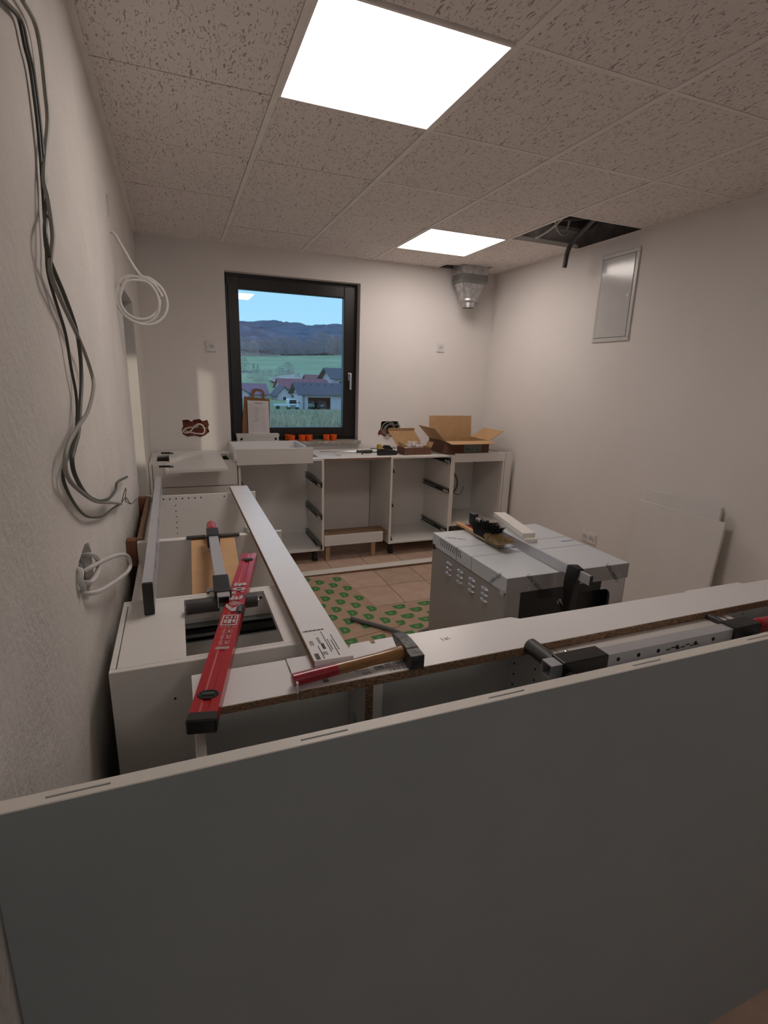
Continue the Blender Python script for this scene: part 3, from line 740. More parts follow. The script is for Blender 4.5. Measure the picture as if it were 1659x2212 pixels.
al = thing('straightedge_level', 'silver aluminium level with black end cap standing on edge along the left wall', 'spirit level', mat=frame((-.513, -.792, ZT+.001), (-.012, 1.57, 0), (0, 0, 1)))
LA = 1.57
b = MB().box(.006, LA, -.0125, .0125, 0, .090).build('body', 'aluminium', al, world=False)
cs = []
for x0_, l_ in ((.17, .11), (.43, .05), (.72, .11), (1.05, .06), (1.33, .10)):
    m = MB(); pr = [(x0_+.02*(1-math.cos(a)) if False else x0_+.018-.018*math.sin(a), .045+.018*math.cos(a)) for a in [PI*i/8 for i in range(9)]]
    pr = arc(x0_+.018, .045, 0, .018, 90, 270)+arc(x0_+l_-.018, .045, 0, .018, -90, 90)
    mm = Matrix(((1, 0, 0, 0), (0, 0, 1, 0), (0, 1, 0, 0), (0, 0, 0, 1)))
    m.prism(pr, -.03, Matrix.Translation((0, .01, 0)) @ mm); m.v = [ROOTM[al.name] @ v for v in m.v]
    cs.append(m.build('cutter', None))
boolean(b, cs)
MB().box(-.004, .010, -.0132, .0132, -.0003, .0907).build('end_cap', 'black_plastic', al, world=False, bevel=.002)
for z in (.004, .080): MB().box(.012, LA, -.0137, -.0126, z, z+.006).build('ridge', 'aluminium', al, world=False)

# ------------------------------------------------------------------ cabinet clamps
def cab_clamp(label, m, L, roller_near, roller_far, knob=True, holes=False):
    """square aluminium tube with two black sliding blocks, foam rollers across both ends and a red knob; local x from open end to knob"""
    t = thing('cabinet_clamp', label, 'clamp', mat=m)
    h = .0165
    sq = lambda r: [(-r, -r), (r, -r), (r, r), (-r, r)]
    tube = MB().loft([[Vector((x, y, z)) for y, z in sq(r)] for x, r in ((.05, h-.003), (0, h-.003), (0, h), (L, h), (L, h-.004))]).build('tube', 'aluminium', t, world=False)
    MB().box(.045, .05, -h+.003, h-.003, -h+.003, h-.003).build('tube_end', 'dark_cavity', t, world=False)
    for a, b in ((.03, .155), (L-.03, L+.070)):
        MB().box(a, b, -h-.006, h+.006, -h-.012, h+.005).build('sliding_block', 'black_plastic', t, world=False, bevel=.003, seg=2)
    MB().cyl((.09, h, 0), (.09, h+.018, 0), .005).cyl((.09, h+.018, 0), (.09, h+.026, 0), .010).build('wing_screw', 'chrome', t, world=False, smooth=True)
    for (x, y0, y1, z, r) in roller_near+roller_far:
        MB().cyl((x, y0, z), (x, y1, z), r, n=16).build('foam_roller', 'conduit', t, world=False, smooth=True)
    for rl in (roller_near, roller_far):
        x, z = rl[0][0], rl[0][3]; ys = [a for r in rl for a in r[1:3]]
        MB().cyl((x, min(ys)-.004, z), (x, max(ys)+.004, z), .006, n=10).build('axle', 'chrome', t, world=False, smooth=True)
        MB().box(x-.010, x+.010, -h-.004, h+.004, min(z, -h)-.004, -h+.004).build('bracket', 'black_plastic', t, world=False, bevel=.002)
    if knob:
        MB().cyl((L+.075, 0, 0), (L+.082, 0, 0), .012, n=14).build('collar', 'chrome', t, world=False, smooth=True)
        MB().cyl((L+.080, 0, 0), (L+.092, 0, 0), .015, .020, 18).cyl((L+.092, 0, 0), (L+.185, 0, 0), .020, .018, 18).cyl((L+.185, 0, 0), (L+.193, 0, 0), .018, .010, 18).build('knob', 'red_paint', t, world=False, smooth=True)
    if holes:
        mb = MB()
        for k in range(6): mb.cyl((.19+.062*k, h*-1+.001, .0), (.19+.062*k, -h-.0006, .0), .0052, n=10)
        tag(mb.build('tube_holes', 'dark_cavity', t, world=False), kind='stuff')
        mb = MB()
        for k in range(7): mb.box(.34+.016*k, .354+.016*k, -h-.0004, -h, -.004+.003*math.sin(k*2), -.001+.003*math.sin(k*2))
        tag(mb.build('ink_scrawl', 'ink', t, world=False), kind='stuff')
    return t
cab_clamp('aluminium cabinet clamp with red knob lying across the plywood board', frame((-.322, -.852, .918), (.012, .70, 0), (0, 0, 1)), .60,
          [(.035, .012, .098, -.020, .020), (.035, -.092, -.055, -.020, .020)], [(.73, .025, .095, -.032, .008), (.73, -.105, -.025, -.032, .008)])
cab_clamp('aluminium clamp with a row of holes lying beside the slotted panel', frame((.312, -1.414, .913), (1, -.004, 0), (0, 0, 1)), .60,
          [(.045, .020, .115, -.010, .019), (.045, -.14, -.025, -.015, .017)], [(.665, .025, .13, -.024, .008), (.665, -.12, -.025, -.024, .008)], holes=True)

# ------------------------------------------------------------------ hammer
t = thing('hammer', 'hammer with wooden handle and red painted grip lying on the long white board', 'hammer', (-.08, -1.27, zb))
a, b = Vector((-.224, -1.284, zb+.0150)), Vector((.050, -1.256, zb+.020))
dv = (b-a).normalized(); sd = Vector((0, 0, 1)).cross(dv).normalized()
def hring(s, ry, rz):
    p = a.lerp(b, s); return [p+sd*(ry*math.cos(2*PI*k/18))+Vector((0, 0, 1))*(rz*math.sin(2*PI*k/18)) for k in range(18)]
prof = [(0, .010, .009), (.008, .0145, .0135), (.06, .0145, .0138), (.25, .0135, .0135), (.36, .0132, .0130)]
MB().loft([hring(*p) for p in prof]).build('painted_grip', 'dark_red_paint', t, smooth=True)
prof = [(.3601, .0133, .0131), (.55, .0128, .0130), (.70, .0122, .0130), (.86, .0150, .0150), (.95, .0165, .0150), (1.0, .0150, .0130)]
MB().loft([hring(*p) for p in prof]).build('handle', 'hammer_wood', t, smooth=True)
hm = frame((.050, -1.256, zb+.001), (-.02, -1, 0), (0, 0, 1))
hr = lambda x, w_, z0, z1: [hm @ Vector((x, y, z)) for y, z in ((-w_, z0), (w_, z0), (w_, z1), (-w_, z1))]
MB().loft([hr(-.068, .0150, .026, .031), hr(-.055, .0152, .018, .034), hr(-.022, .0155, .006, .038), (hr(.018, .0155, .0, .038)), hr(.022, .0165, .0, .036), hr(.052, .0170, 0, .034)]).build('head', 'hammer_steel', t, bevel=.0015)

# ------------------------------------------------------------------ stainless appliance under protective film
AX0, AX1, AY0, AY1, AZ = .690, 1.279, -.727, -.122, .82
t = thing('dishwasher', 'stainless undercounter appliance wrapped in printed film standing on the cardboard', 'appliance', ((AX0+AX1)/2, (AY0+AY1)/2, 0))
LZ = .757
lid = bx('lid', 'film_white', t, AX0-.002, AX1+.002, AY0-.004, AY1+.002, LZ, AZ, bevel=.002)
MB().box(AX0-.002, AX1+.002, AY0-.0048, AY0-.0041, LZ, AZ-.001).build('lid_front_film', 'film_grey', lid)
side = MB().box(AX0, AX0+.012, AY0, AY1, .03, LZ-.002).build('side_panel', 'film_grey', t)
bx('side_panel', 'steel', t, AX1-.012, AX1, AY0, AY1, .03, LZ-.002)
bx('rear_panel', 'steel', t, AX0+.012, AX1-.012, AY1-.012, AY1, .03, LZ-.002)
bx('base', 'dark_metal', t, AX0+.012, AX1-.012, AY0+.012, AY1-.012, .03, .05)
for x in (AX0+.05, AX1-.05):
    for y in (AY0+.05, AY1-.05): MB().cyl((x, y, 0), (x, y, .03), .02).build('foot', 'black_plastic', t, smooth=True)
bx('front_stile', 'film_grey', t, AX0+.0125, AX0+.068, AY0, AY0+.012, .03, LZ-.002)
# right part of the front with a rounded cut-out
ro = [(.0, .0), (.0, .64)]
pl = [(AX1-.075, .05)] + [(AX1-.075-.035+.035*math.cos(a_), LZ-.04-.035+.035*math.sin(a_)) for a_ in [PI/2*i/6 for i in range(7)]] + [(AX1-.13, LZ-.04), (AX1-.13, LZ-.003), (AX1-.0125, LZ-.003), (AX1-.0125, .05)]
MB().prism(pl, -.012, Matrix.Translation((0, AY0, 0)) @ MX).build('front_frame', 'steel', t)
bx('front_head', 'black_plastic', t, AX0+.0685, AX1-.1305, AY0+.001, AY0+.012, LZ-.040, LZ-.003)
bx('door_panel', 'black_plastic', t, AX0+.0685, AX1-.0125, AY0+.06, AY0+.07, .05, LZ-.003)
# louvres in the left side
for i in range(4):
    for j in range(3):
        yc, zc = -.290-.0995*i, .722-.0245*j
        vs = []
        r1 = [Vector((AX0-.0002, yc+.027*math.cos(2*PI*k/14), zc+.0085*math.sin(2*PI*k/14))) for k in range(14)]
        r2 = [Vector((AX0-.007, yc+.019*math.cos(2*PI*k/14), zc-.001+.0045*math.sin(2*PI*k/14))) for k in range(14)]
        MB().loft([r1, r2]).build('louvre', 'steel', t, smooth=True)
mb = MB()
for k in range(11):
    for r in range(2):
        y = -.196-.0185*k-.007*r; mb.box(AX0-.0026, AX0-.0019, y-.0022, y+.0022, LZ+.030-.016*r+.012, LZ+.044-.016*r+.012)
tag(mb.build('vent_slots', 'dark_cavity', lid), kind='stuff')
# film seams, prints and arrows
for y in (-.352, -.478):
    MB().box(AX0-.0024, AX1+.002, y-.0012, y+.0012, AZ, AZ+.0003).build('film_seam', 'film_blue', lid)
    MB().box(AX0-.0027, AX0-.0021, y-.0010, y+.0010, LZ, AZ).build('film_seam', 'film_blue', lid)
mb = MB().prism([(.855, -.4225), (.925, -.4225), (.925, -.430), (.958, -.4195), (.925, -.410), (.925, -.4165), (.855, -.4165)], .0003, Matrix.Translation((0, 0, AZ+.0001)))
mb.build('blue_arrow', 'blue_arrow', lid)
MB().box(1.20, 1.268, -.414, -.407, AZ+.0001, AZ+.0004).build('blue_mark', 'blue_arrow', lid)
FT = lambda s_, o_, x_, z_, sz, mt='ink': text(s_, sz, mt, lid, frame(o_, x_, z_))
FT('LASER FILM', (AX0-.0028, -.655, LZ+.034), (0, -.80, -.55) if False else (0, -.72, .62), (-1, 0, 0), .020, 'film_blue')
FT('LASER FILM', (.815, AY0-.0055, LZ+.030), (-.62, 0, .62), (0, -1, 0), .022, 'ink')
FT('LASER FILM', (1.195, AY0-.0055, LZ+.030), (-.55, 0, .62), (0, -1, 0), .022, 'ink')
FT('LASER FILM', (.745, -.235, AZ+.0006), (.75, -.6, 0), (0, 0, 1), .018, 'ink')
FT('FILM', (1.01, -.655, AZ+.0006), (.95, -.25, 0), (0, 0, 1), .018, 'ink')
for p in ((.79, AY0-.006, LZ+.015), (1.235, AY0-.006, LZ+.018)): MB().cyl(p, (p[0], p[1]+.002, p[2]), .004).build('screw', 'steel', lid, smooth=True)
bx('lid_latch', 'steel', lid, AX0-.006, AX0-.002, AY0+.006, AY0+.03, LZ-.012, LZ+.012)
bx('lid_latch', 'dark_metal', lid, AX0-.006, AX0-.002, AY1-.03, AY1-.006, LZ-.012, LZ+.012)

# bar clamp across the appliance
zc = AZ+.0007
t = thing('bar_clamp', 'long steel bar clamp with black jaws gripping the appliance top', 'clamp', (.94, -.5, zc))
cm = frame((.919, -.9, zc+.001), (.022, .80, 0), (0, 0, 1))
loc = lambda mb, n, mt, **k: (setattr(mb, 'v', [cm @ v for v in mb.v]), mb.build(n, mt, t, **k))[1]
loc(MB().box(0, .845, -.004, .004, .008, .046), 'bar', 'aluminium', bevel=.001)
loc(MB().box(-.006, .001, -.0048, .0048, .007, .047), 'end_stop', 'dark_metal', bevel=.001)
jm = Matrix(((0, 1, 0, 0), (0, 0, 1, 0), (1, 0, 0, 0), (0, 0, 0, 1)))
jaw = [(.052, .052), (.058, .085), (.050, .115), (-.02, .125), (-.10, .118), (-.155, .105), (-.16, .082), (-.10, .074), (-.02, .066)]
MBj = MB().prism([(y_, z_) for z_, y_ in jaw][::-1], .026, Matrix(((1, 0, 0, 0), (0, 0, -1, .013), (0, 1, 0, 0), (0, 0, 0, 1))))
loc(MBj, 'jaw', 'black_plastic', bevel=.004, seg=2)
loc(MB().box(.815, .865, -.013, .013, -.0, .062), 'jaw', 'black_plastic', bevel=.006, seg=2)
loc(MB().cyl((.148, .0, -.115), (.05, .0, -.135), .007).cyl((.148, 0, -.115), (.150, 0, -.115), .01), 'spindle', 'chrome', smooth=True)
loc(MB().cyl((.108, .0, -.123), (.118, .0, -.121), .021, .018, 18).cyl((.118, 0, -.121), (.128, 0, -.119), .013, .012, 18), 'pressure_pad', 'chrome', smooth=True)
loc(MB().cyl((.06, .0, -.133), (-.02, -.012, -.165), .011, .013, 12), 'screw_handle', 'black_plastic', smooth=True)

# hand brush, offcuts, screwdriver on the appliance
t = thing('hand_brush', 'hand brush with wooden handle and dark bristles lying on the appliance', 'brush', (.86, -.24, zc))
p0, p1 = Vector((.846, -.062, zc+.020)), Vector((.868, -.425, zc+.010))
bm_ = frame(p0, p1-p0, (0, .0, 1))
R_ = lambda x, ry, rz, z=0: [bm_ @ Vector((x, ry*math.cos(2*PI*k/14), z+rz*math.sin(2*PI*k/14))) for k in range(14)]
MB().loft([R_(0, .006, .005), R_(.012, .012, .008), R_(.06, .012, .009), (R_(.11, .010, .008)), R_(.155, .012, .009), R_(.165, .014, .009)]).build('handle', 'brush_wood', t, smooth=True)
MB().loft([R_(.16, .014, .009), R_(.18, .021, .010), R_(.20, .025, .010), R_(.34, .025, .010), R_(.362, .016, .008)]).build('head', 'brush_back', t, smooth=True)
for nm, mt, x0_, x1_, n_, hh in (('dark_bristles', 'bristle_dark', .178, .285, 800, .066), ('cream_bristles', 'bristle_cream', .262, .355, 700, .072)):
    mb = MB()
    for k in range(n_):
        x = random.uniform(x0_, x1_); y = random.uniform(-.021, .021)
        base = bm_ @ Vector((x, y, .006)); lean = (x-.2)*.35+random.uniform(-.018, .018)
        tip = bm_ @ Vector((x+lean+.012, y*1.7+random.uniform(-.012, .012)+(-.014 if nm[0] == 'c' else .004), hh*random.uniform(.78, 1.08)*(.62 if nm[0] == 'c' else 1)))
        mb.cyl(base, tip, .0019, .0009, 4, cap=False)
    tag(mb.build(nm, mt, t), kind='stuff')
o = MB().cyl((.905, -.215, zc+.012), (.895, -.165, zc+.012), .011, .009).cyl((.895, -.165, zc+.012), (.88, -.09, zc+.012), .003).build('screwdriver', 'red_paint', smooth=True)
tag(o, 'small red tool handle peeking out behind the hand brush', 'screwdriver')
def offcut(name, label, quad, z0, z1, group):
    t = thing(name, label, 'offcut', (sum(q[0] for q in quad)/4, sum(q[1] for q in quad)/4, z0), group=group)
    MB().prism(quad, z1-z0, Matrix.Translation((0, 0, z0))).build('panel', 'white_edge_band', t, bevel=.0006)
    (ax, ay), (bx_, by_) = quad[0], quad[3]
    n = Vector((ay-by_, bx_-ax, 0)).normalized()*-.0008
    mb = MB(); q = [Vector((ax, ay, z0+.0004)), Vector((bx_, by_, z0+.0004)), Vector((bx_, by_, z1-.0006)), Vector((ax, ay, z1-.0006))]
    mb.add([v+n*.2 for v in q]+[v+n for v in q], [(0, 1, 2, 3), (7, 6, 5, 4), (0, 4, 5, 1), (1, 5, 6, 2), (2, 6, 7, 3), (3, 7, 4, 0)])
    mb.build('raw_edge', 'particleboard', t)
offcut('board_offcut', 'white board offcut lying flat beneath another offcut on the appliance', [(1.016, -.388), (1.079, -.395), (1.150, -.075), (1.088, -.068)], zc, zc+.018, 'offcuts on the appliance')
offcut('board_offcut', 'white board offcut on top of another offcut beside the bar clamp', [(1.014, -.371), (1.078, -.376), (1.160, -.015), (1.100, .0)], zc+.0185, zc+.041, 'offcuts on the appliance')

# ------------------------------------------------------------------ floor protection, strip, hose
def d_letter():
    w_, h_ = .062, .086
    out = [(0, 0)]+[(w_*.40+w_*.60*math.cos(a_), h_/2+h_/2*math.sin(a_)) for a_ in [-PI/2+PI*i/10 for i in range(11)]]+[(0, h_)]
    inn = [(w_*.38, h_*.34)]+[(w_*.44+w_*.10*math.cos(a_), h_/2+h_*.16*math.sin(a_)) for a_ in [-PI/2+PI*i/6 for i in range(7)]]+[(w_*.38, h_*.66)]
    bm = bmesh.new(); L1 = [bm.verts.new((x-w_/2, y-h_/2, 0)) for x, y in out]; L2 = [bm.verts.new((x-w_/2, y-h_/2, 0)) for x, y in inn]
    es = [bm.edges.new((L[i], L[(i+1) % len(L)])) for L in (L1, L2) for i in range(len(L))]
    bmesh.ops.triangle_fill(bm, use_beauty=True, edges=es)
    bmesh.ops.recalc_face_normals(bm, faces=bm.faces)
    me = bpy.data.meshes.new('printed_letter'); bm.to_mesh(me); bm.free()
    me.materials.append(MATS['green_ink']); return me
DM = d_letter()
def inside(p, q):
    n = len(q); s_ = [(q[(i+1) % n][0]-q[i][0])*(p[1]-q[i][1])-(q[(i+1) % n][1]-q[i][1])*(p[0]-q[i][0]) for i in range(n)]
    return all(v > .012*0 for v in s_)
def sheet(label, quad, z, org, va, vb, rot, sc, rng):
    t = thing('cardboard_sheet', label, 'cardboard', (quad[0][0], quad[0][1], z), group='printed floor cardboards')
    MB().prism(quad, .003, Matrix.Translation((0, 0, z))).build('sheet', 'floor_cardboard', t)
    cx, cy = sum(q[0] for q in quad)/len(quad), sum(q[1] for q in quad)/len(quad)
    shr = [(cx+(x-cx)*.95, cy+(y-cy)*.95) for x, y in quad]
    for i in range(-rng, rng):
        for j in range(-rng, rng):
            p = (org[0]+va[0]*i+vb[0]*j, org[1]+va[1]*i+vb[1]*j)
            if inside(p, shr):
                o = bpy.data.objects.new('printed_letter', DM); COL.objects.link(o); o.parent = t
                o.location = (p[0]-quad[0][0], p[1]-quad[0][1], .0034); o.rotation_euler = (0, 0, rot); o.scale = (sc, sc, 1)
sheet('brown cardboard sheet printed with green letters near the white floor strip', [(.20, .40), (.822, .512), (.693, 1.485), (.30, 1.485)], .0041, (.578, 1.463), (.085, -.083), (-.0598, -.1085), .06, 1.0, 12)
sheet('brown cardboard sheet printed with green letters reaching under the appliance', [(.74, .30), (1.40, .28), (1.40, .79), (.745, .842)], .0005, (.932, .779), (.093, -.075), (-.003, -.150), -1.5, 1.05, 12)
sheet('brown cardboard sheet printed with green letters below the grey hose', [(.20, -.10), (.735, -.08), (.735, .49), (.20, .46)], .0005, (.643, .416), (.09, -.075), (0, -.15), -1.5, 1.05, 8)
t = thing('floor_strip', 'white board strip with raw edge lying on the floor tiles before the back cabinets', 'strip', (1.1, 1.53, 0))
MB().prism([(.36, 1.4875), (1.80, 1.5025), (1.80, 1.60), (.36, 1.578)], .018, Matrix.Translation((0, 0, .0006))).build('panel', 'white_edge_band', t)
MB().prism([(.36, 1.4855), (1.80, 1.5005), (1.80, 1.5024), (.36, 1.4874)], .017, Matrix.Translation((0, 0, .0008))).build('raw_edge', 'particleboard', t)
o = MB().tube([(.545, .672, .026), (.60, .61, .024), (.66, .545, .023), (.745, .437, .024), (.78, .36, .022), (.80, .22, .022), (.81, .05, .022)], .0135, 10).build('grey_hose', 'hose_grey', smooth=True)
tag(o, 'grey rubber hose end lying over the printed cardboard behind the hammer', 'hose')
o = MB().tube([(1.03, .43, .02), (.97, .395, .02), (.90, .375, .02), (.865, .33, .02), (.85, .25, .02), (.845, .10, .02)], .0135, 10).build('grey_hose', 'hose_grey', smooth=True)
tag(o, 'grey rubber hose running from the hammer towards the appliance', 'hose')

# ------------------------------------------------------------------ sockets, access panel, duct
def socket(label, m, n=1):
    """wall socket; local x right along the wall, z out of the wall"""
    t = thing('wall_socket', label, 'socket', mat=m)
    w_ = .04+.0355*(n-1)
    MB().box(-w_, w_, -.04, .04, 0, .009).build('plate', 'socket_white', t, world=False, bevel=.003, seg=2)
    for k in range(n):
        x = (k-(n-1)/2)*.071
        N = 20
        R = lambda r, z: [Vector((x+r*math.cos(2*PI*i/N), r*math.sin(2*PI*i/N), z)) for i in range(N)]
        ins = MB().loft([R(.026, .0091), R(.026, .0125), (R(.021, .0125)), R(.0195, .0096)]).build('insert', 'socket_white', t, world=False, smooth=True)
        MB().cyl((x, 0, .0092), (x, 0, .0099), .0185, n=20).build('recess', 'access_frame', ins, world=False)  # greyer disc puts the shade of the recess into the colour
        MB().cyl((x-.0095, 0, .0094), (x-.0095, 0, .0106), .003).build('pin_hole', 'dark_cavity', ins, world=False)
        MB().cyl((x+.0095, 0, .0094), (x+.0095, 0, .0106), .003).build('pin_hole', 'dark_cavity', ins, world=False)
socket('white single wall socket left of the window above the broken brick chase', frame((-.118, YB-.0005, 1.727), (1, 0, 0), (0, -1, 0)))
socket('white single wall socket between the window and the duct', frame((1.957, YB-.0005, 1.817), (1, 0, 0), (0, -1, 0)))
socket('white double wall socket low on the right wall behind the appliance', frame((XR-.0005, .755, .375), (0, -1, 0), (-1, 0, 0)), 2)
t = thing('access_panel', 'flat white metal access door with round lock high on the right wall', 'access panel', mat=frame((XR-.0005, .81, 2.117), (0, -1, 0), (-1, 0, 0)))
W_, H_ = .172, .295
m = MB()
for a in ((-W_, W_, H_-.028, H_), (-W_, W_, -H_, -H_+.028), (-W_, -W_+.022, -H_+.028, H_-.028), (W_-.028, W_, -H_+.028, H_-.028)): m.box(*a, 0, .010)
m.build('frame', 'access_frame', t, world=False, bevel=.003)
MB().box(-W_+.024, W_-.030, -H_+.030, H_-.030, .001, .012).build('door', 'access_white', t, world=False, bevel=.002)
MB().cyl((W_-.052, -.0, .012), (W_-.052, 0, .0155), .0125, .011, 18).build('lock', 'socket_white', t, world=False, smooth=True)

t = thing('vent_duct', 'galvanised duct narrowing to a round stub hanging from the ceiling corner', 'duct', (2.13, 2.2, 2.165))
sq = lambda x0, x1, y0, y1, z: [Vector((x0, y0, z)), Vector((x1, y0, z)), Vector((x1, y1, z)), Vector((x0, y1, z))]
MB().loft([sq(2.0, 2.26, 2.12, 2.30, 2.80), sq(2.0, 2.26, 2.12, 2.30, 2.425)]).build('box_section', 'galvanised', t)
MB().loft([sq(1.998, 2.262, 2.118, 2.302, 2.438), sq(1.998, 2.262, 2.118, 2.302, 2.385), sq(2.01, 2.25, 2.125, 2.295, 2.362)]).build('tape_band', 'duct_tape', t)
N = 24
def sup(z, rx, ry, e):
    out = []
    for k in range(N):
        a = 2*PI*(k+.5)/N; c_, s_ = math.cos(a), math.sin(a)
        out.append(Vector((2.13+rx*math.copysign(abs(c_)**e, c_), 2.21+ry*math.copysign(abs(s_)**e, s_), z)))
    return out
MB().loft([sup(2.362, .12, .085, .25), sup(2.31, .105, .085, .5), sup(2.255, .088, .082, .85), (sup(2.235, .086, .082, 1))]).build('transition', 'galvanised', t, smooth=True)
MB().loft([sup(2.238, .088, .085, 1), sup(2.22, .088, .085, 1), sup(2.208, .060, .06, 1), sup(2.165, .058, .058, 1), sup(2.165, .053, .053, 1), sup(2.20, .053, .053, 1)]).build('round_stub', 'galvanised', t, smooth=True)

def cable(label, pts, r, mat, cat='cable', name='cable', group=None, n=8):
    o = MB().tube(pts, r, n).build(name, mat, smooth=True); return tag(o, label, cat, group)
cable('thick dark conduit hanging out of the open ceiling tile', [(2.06, .50, 2.544), (2.12, .62, 2.56), (2.22, .80, 2.570), (2.275, .95, 2.55), (2.30, 1.07, 2.515), (2.30, 1.125, 2.45), (2.30, 1.143, 2.345)], .017, 'conduit', 'conduit', 'conduit', n=12)
cable('white cable crossing the ceiling gap', [(1.96, .68, 2.60), (2.00, .88, 2.545), (2.035, 1.02, 2.532), (2.063, 1.145, 2.530), (2.075, 1.22, 2.532)], .007, 'cable_white')
cable('greenish cable hooked down inside the ceiling gap', [(1.93, .72, 2.60), (1.97, .867, 2.55), (2.088, .99, 2.537), (2.17, 1.04, 2.53), (2.21, 1.05, 2.55), (2.19, 1.0, 2.62)], .008, 'cable_grey')
for k, (lb, p) in enumerate((('dark corrugated pipe lying across the back of the ceiling gap', [(1.80, .90, 2.66), (2.0, 1.0, 2.62), (2.2, 1.0, 2.63), (2.42, .9, 2.66), (2.49, .7, 2.66)]), ('dark corrugated pipe running deep inside the ceiling gap', [(1.85, .72, 2.70), (2.1, .78, 2.70), (2.48, .76, 2.72)]))):
    cable(lb, p, .022, 'conduit', 'conduit', 'conduit', n=12)
o = bx('ceiling_joist', 'concrete', None, 1.2, 2.49, 1.16, 1.22, 2.62, 2.80); tag(o, kind='structure'); o.name = 'trim_2'

# ------------------------------------------------------------------ cables on the left wall
W1 = [(-.612, -.981, 2.136), (-.612, -.882, 2.152), (-.612, -.85, 2.123), (-.612, -.852, 2.052), (-.612, -.862, 2.001), (-.612, -.934, 1.92), (-.612, -.978, 1.86), (-.606, -.995, 1.825), (-.600, -1.03, 1.756)]
W2 = [(-.617, -1.13, 2.06), (-.615, -1.093, 2.07), (-.615, -.997, 2.097), (-.615, -.967, 2.068), (-.615, -.94, 2.045), (-.615, -.934, 1.973), (-.615, -.947, 1.892), (-.613, -.983, 1.812)]
A = [(-.605, -1.065, 1.756), (-.605, -1.057, 1.713), (-.605, -.948, 1.665), (-.605, -.854, 1.612), (-.605, -.832, 1.556), (-.605, -.855, 1.497), (-.605, -.915, 1.44), (-.605, -.972, 1.393), (-.605, -1.04, 1.368), (-.605, -1.075, 1.351), (-.605, -1.059, 1.316), (-.605, -.963, 1.259), (-.605, -.799, 1.206), (-.605, -.599, 1.168), (-.605, -.433, 1.157), (-.605, -.356, 1.167), (-.605, -.027, 1.123)]
B = [(-.608, -1.067, 1.744), (-.608, -1.064, 1.694), (-.608, -1.001, 1.656), (-.608, -.913, 1.622), (-.606, -.82, 1.58), (-.604, -.74, 1.53), (-.598, -.751, 1.485), (-.596, -.887, 1.435), (-.600, -1.007, 1.411), (-.606, -1.098, 1.386), (-.608, -1.137, 1.361), (-.608, -1.135, 1.33), (-.608, -1.044, 1.286), (-.608, -.843, 1.215), (-.608, -.584, 1.151), (-.608, -.31, 1.083)]
Cc = [(-.617, -1.0, 1.75), (-.615, -1.027, 1.694), (-.615, -.99, 1.652), (-.615, -.922, 1.594), (-.615, -.903, 1.525), (-.615, -.88, 1.473), (-.615, -.892, 1.429), (-.615, -.948, 1.384), (-.615, -1.068, 1.35), (-.615, -1.121, 1.328), (-.615, -1.083, 1.283), (-.615, -.99, 1.227), (-.615, -.88, 1.186), (-.615, -.683, 1.138), (-.615, -.434, 1.1), (-.615, -.23, 1.064)]
cable('grey cable swinging out from the top of the plastered wall', W1+[(p[0]+.003, p[1], p[2]) for p in B[1:]], .0042, 'cable_grey')
cable('dark cable ending in a free upturned tip on the plastered wall', W2+A, .0042, 'cable_dark')
cable('thin dark wire hanging lowest on the plastered wall', [(p[0]-.002, p[1]-.010, p[2]) for p in W2[:-1]]+Cc, .0031, 'cable_dark')
for lb, p in (('fine stripped wire end pointing to the wooden block', [(-.606, -.30, 1.082), (-.60, -.20, 1.080), (-.598, -.05, 1.02), (-.596, .2, .985)]), ('fine looped wire end at the tip of the grey cable', [(-.606, -.31, 1.082), (-.60, -.20, 1.11), (-.60, -.17, 1.10), (-.602, -.20, 1.07), (-.6, -.12, 1.04), (-.6, -.05, 1.02)])):
    cable(lb, p, .0016, 'cable_dark', 'wire', 'wire', n=5)
cable('white cable loop sticking out of the chase on the left wall', [(-.63, -.948, 1.076), (-.612, -.923, 1.08), (-.600, -.851, 1.067), (-.588, -.718, 1.033), (-.580, -.60, .995), (-.577, -.52, .955), (-.577, -.50, .925), (-.582, -.56, .925), (-.590, -.729, .966), (-.600, -.9, 1.011), (-.61, -1.0, 1.042), (-.632, -1.001, 1.045)], .0056, 'cable_white')
cable('short white cable bow inside the chase on the left wall', [(-.645, -.905, 1.10), (-.612, -.914, 1.103), (-.608, -.883, 1.072), (-.608, -.919, 1.058), (-.615, -.979, 1.06), (-.645, -.965, 1.06)], .0060, 'cable_white')
cable('white cable end along the edge of the chase on the left wall', [(-.645, -1.02, 1.11), (-.618, -1.050, 1.115), (-.618, -1.065, 1.095), (-.618, -1.045, 1.07), (-.645, -1.01, 1.05)], .0058, 'cable_white')
o = MB()
for k in range(5):
    o.tube([(-.655+.002*k, -.90-.02*k, 1.11-.01*k), (-.640, -.93-.02*(k % 2), 1.09-.01*k), (-.645, -.96-.015*k, 1.06)], .011, 7)
tag(tag(o.build('sleeve_bundle', 'hose_grey', smooth=True), 'dark grey sleeve bundle inside the chase on the left wall', 'sleeve'), kind='stuff')
pts = [(-.640, .47, 2.08), (-.612, .46, 2.085), (-.580, .47, 2.03), (-.545, .47, 1.965), (-.515, .47, 1.925)]
for k in range(34):
    a = 1.1-2*PI*k/10.5; r_ = (.100, .088, .074, .094)[(k//10) % 4]+.004*math.sin(k)
    pts.append((-.528+.010*math.sin(k*.37)+r_*math.cos(a), .47+.006*math.sin(k*.9), 1.825+r_*1.06*math.sin(a)))
cable('coil of white cable hanging in front of the doorway edge', pts, .0060, 'cable_white')
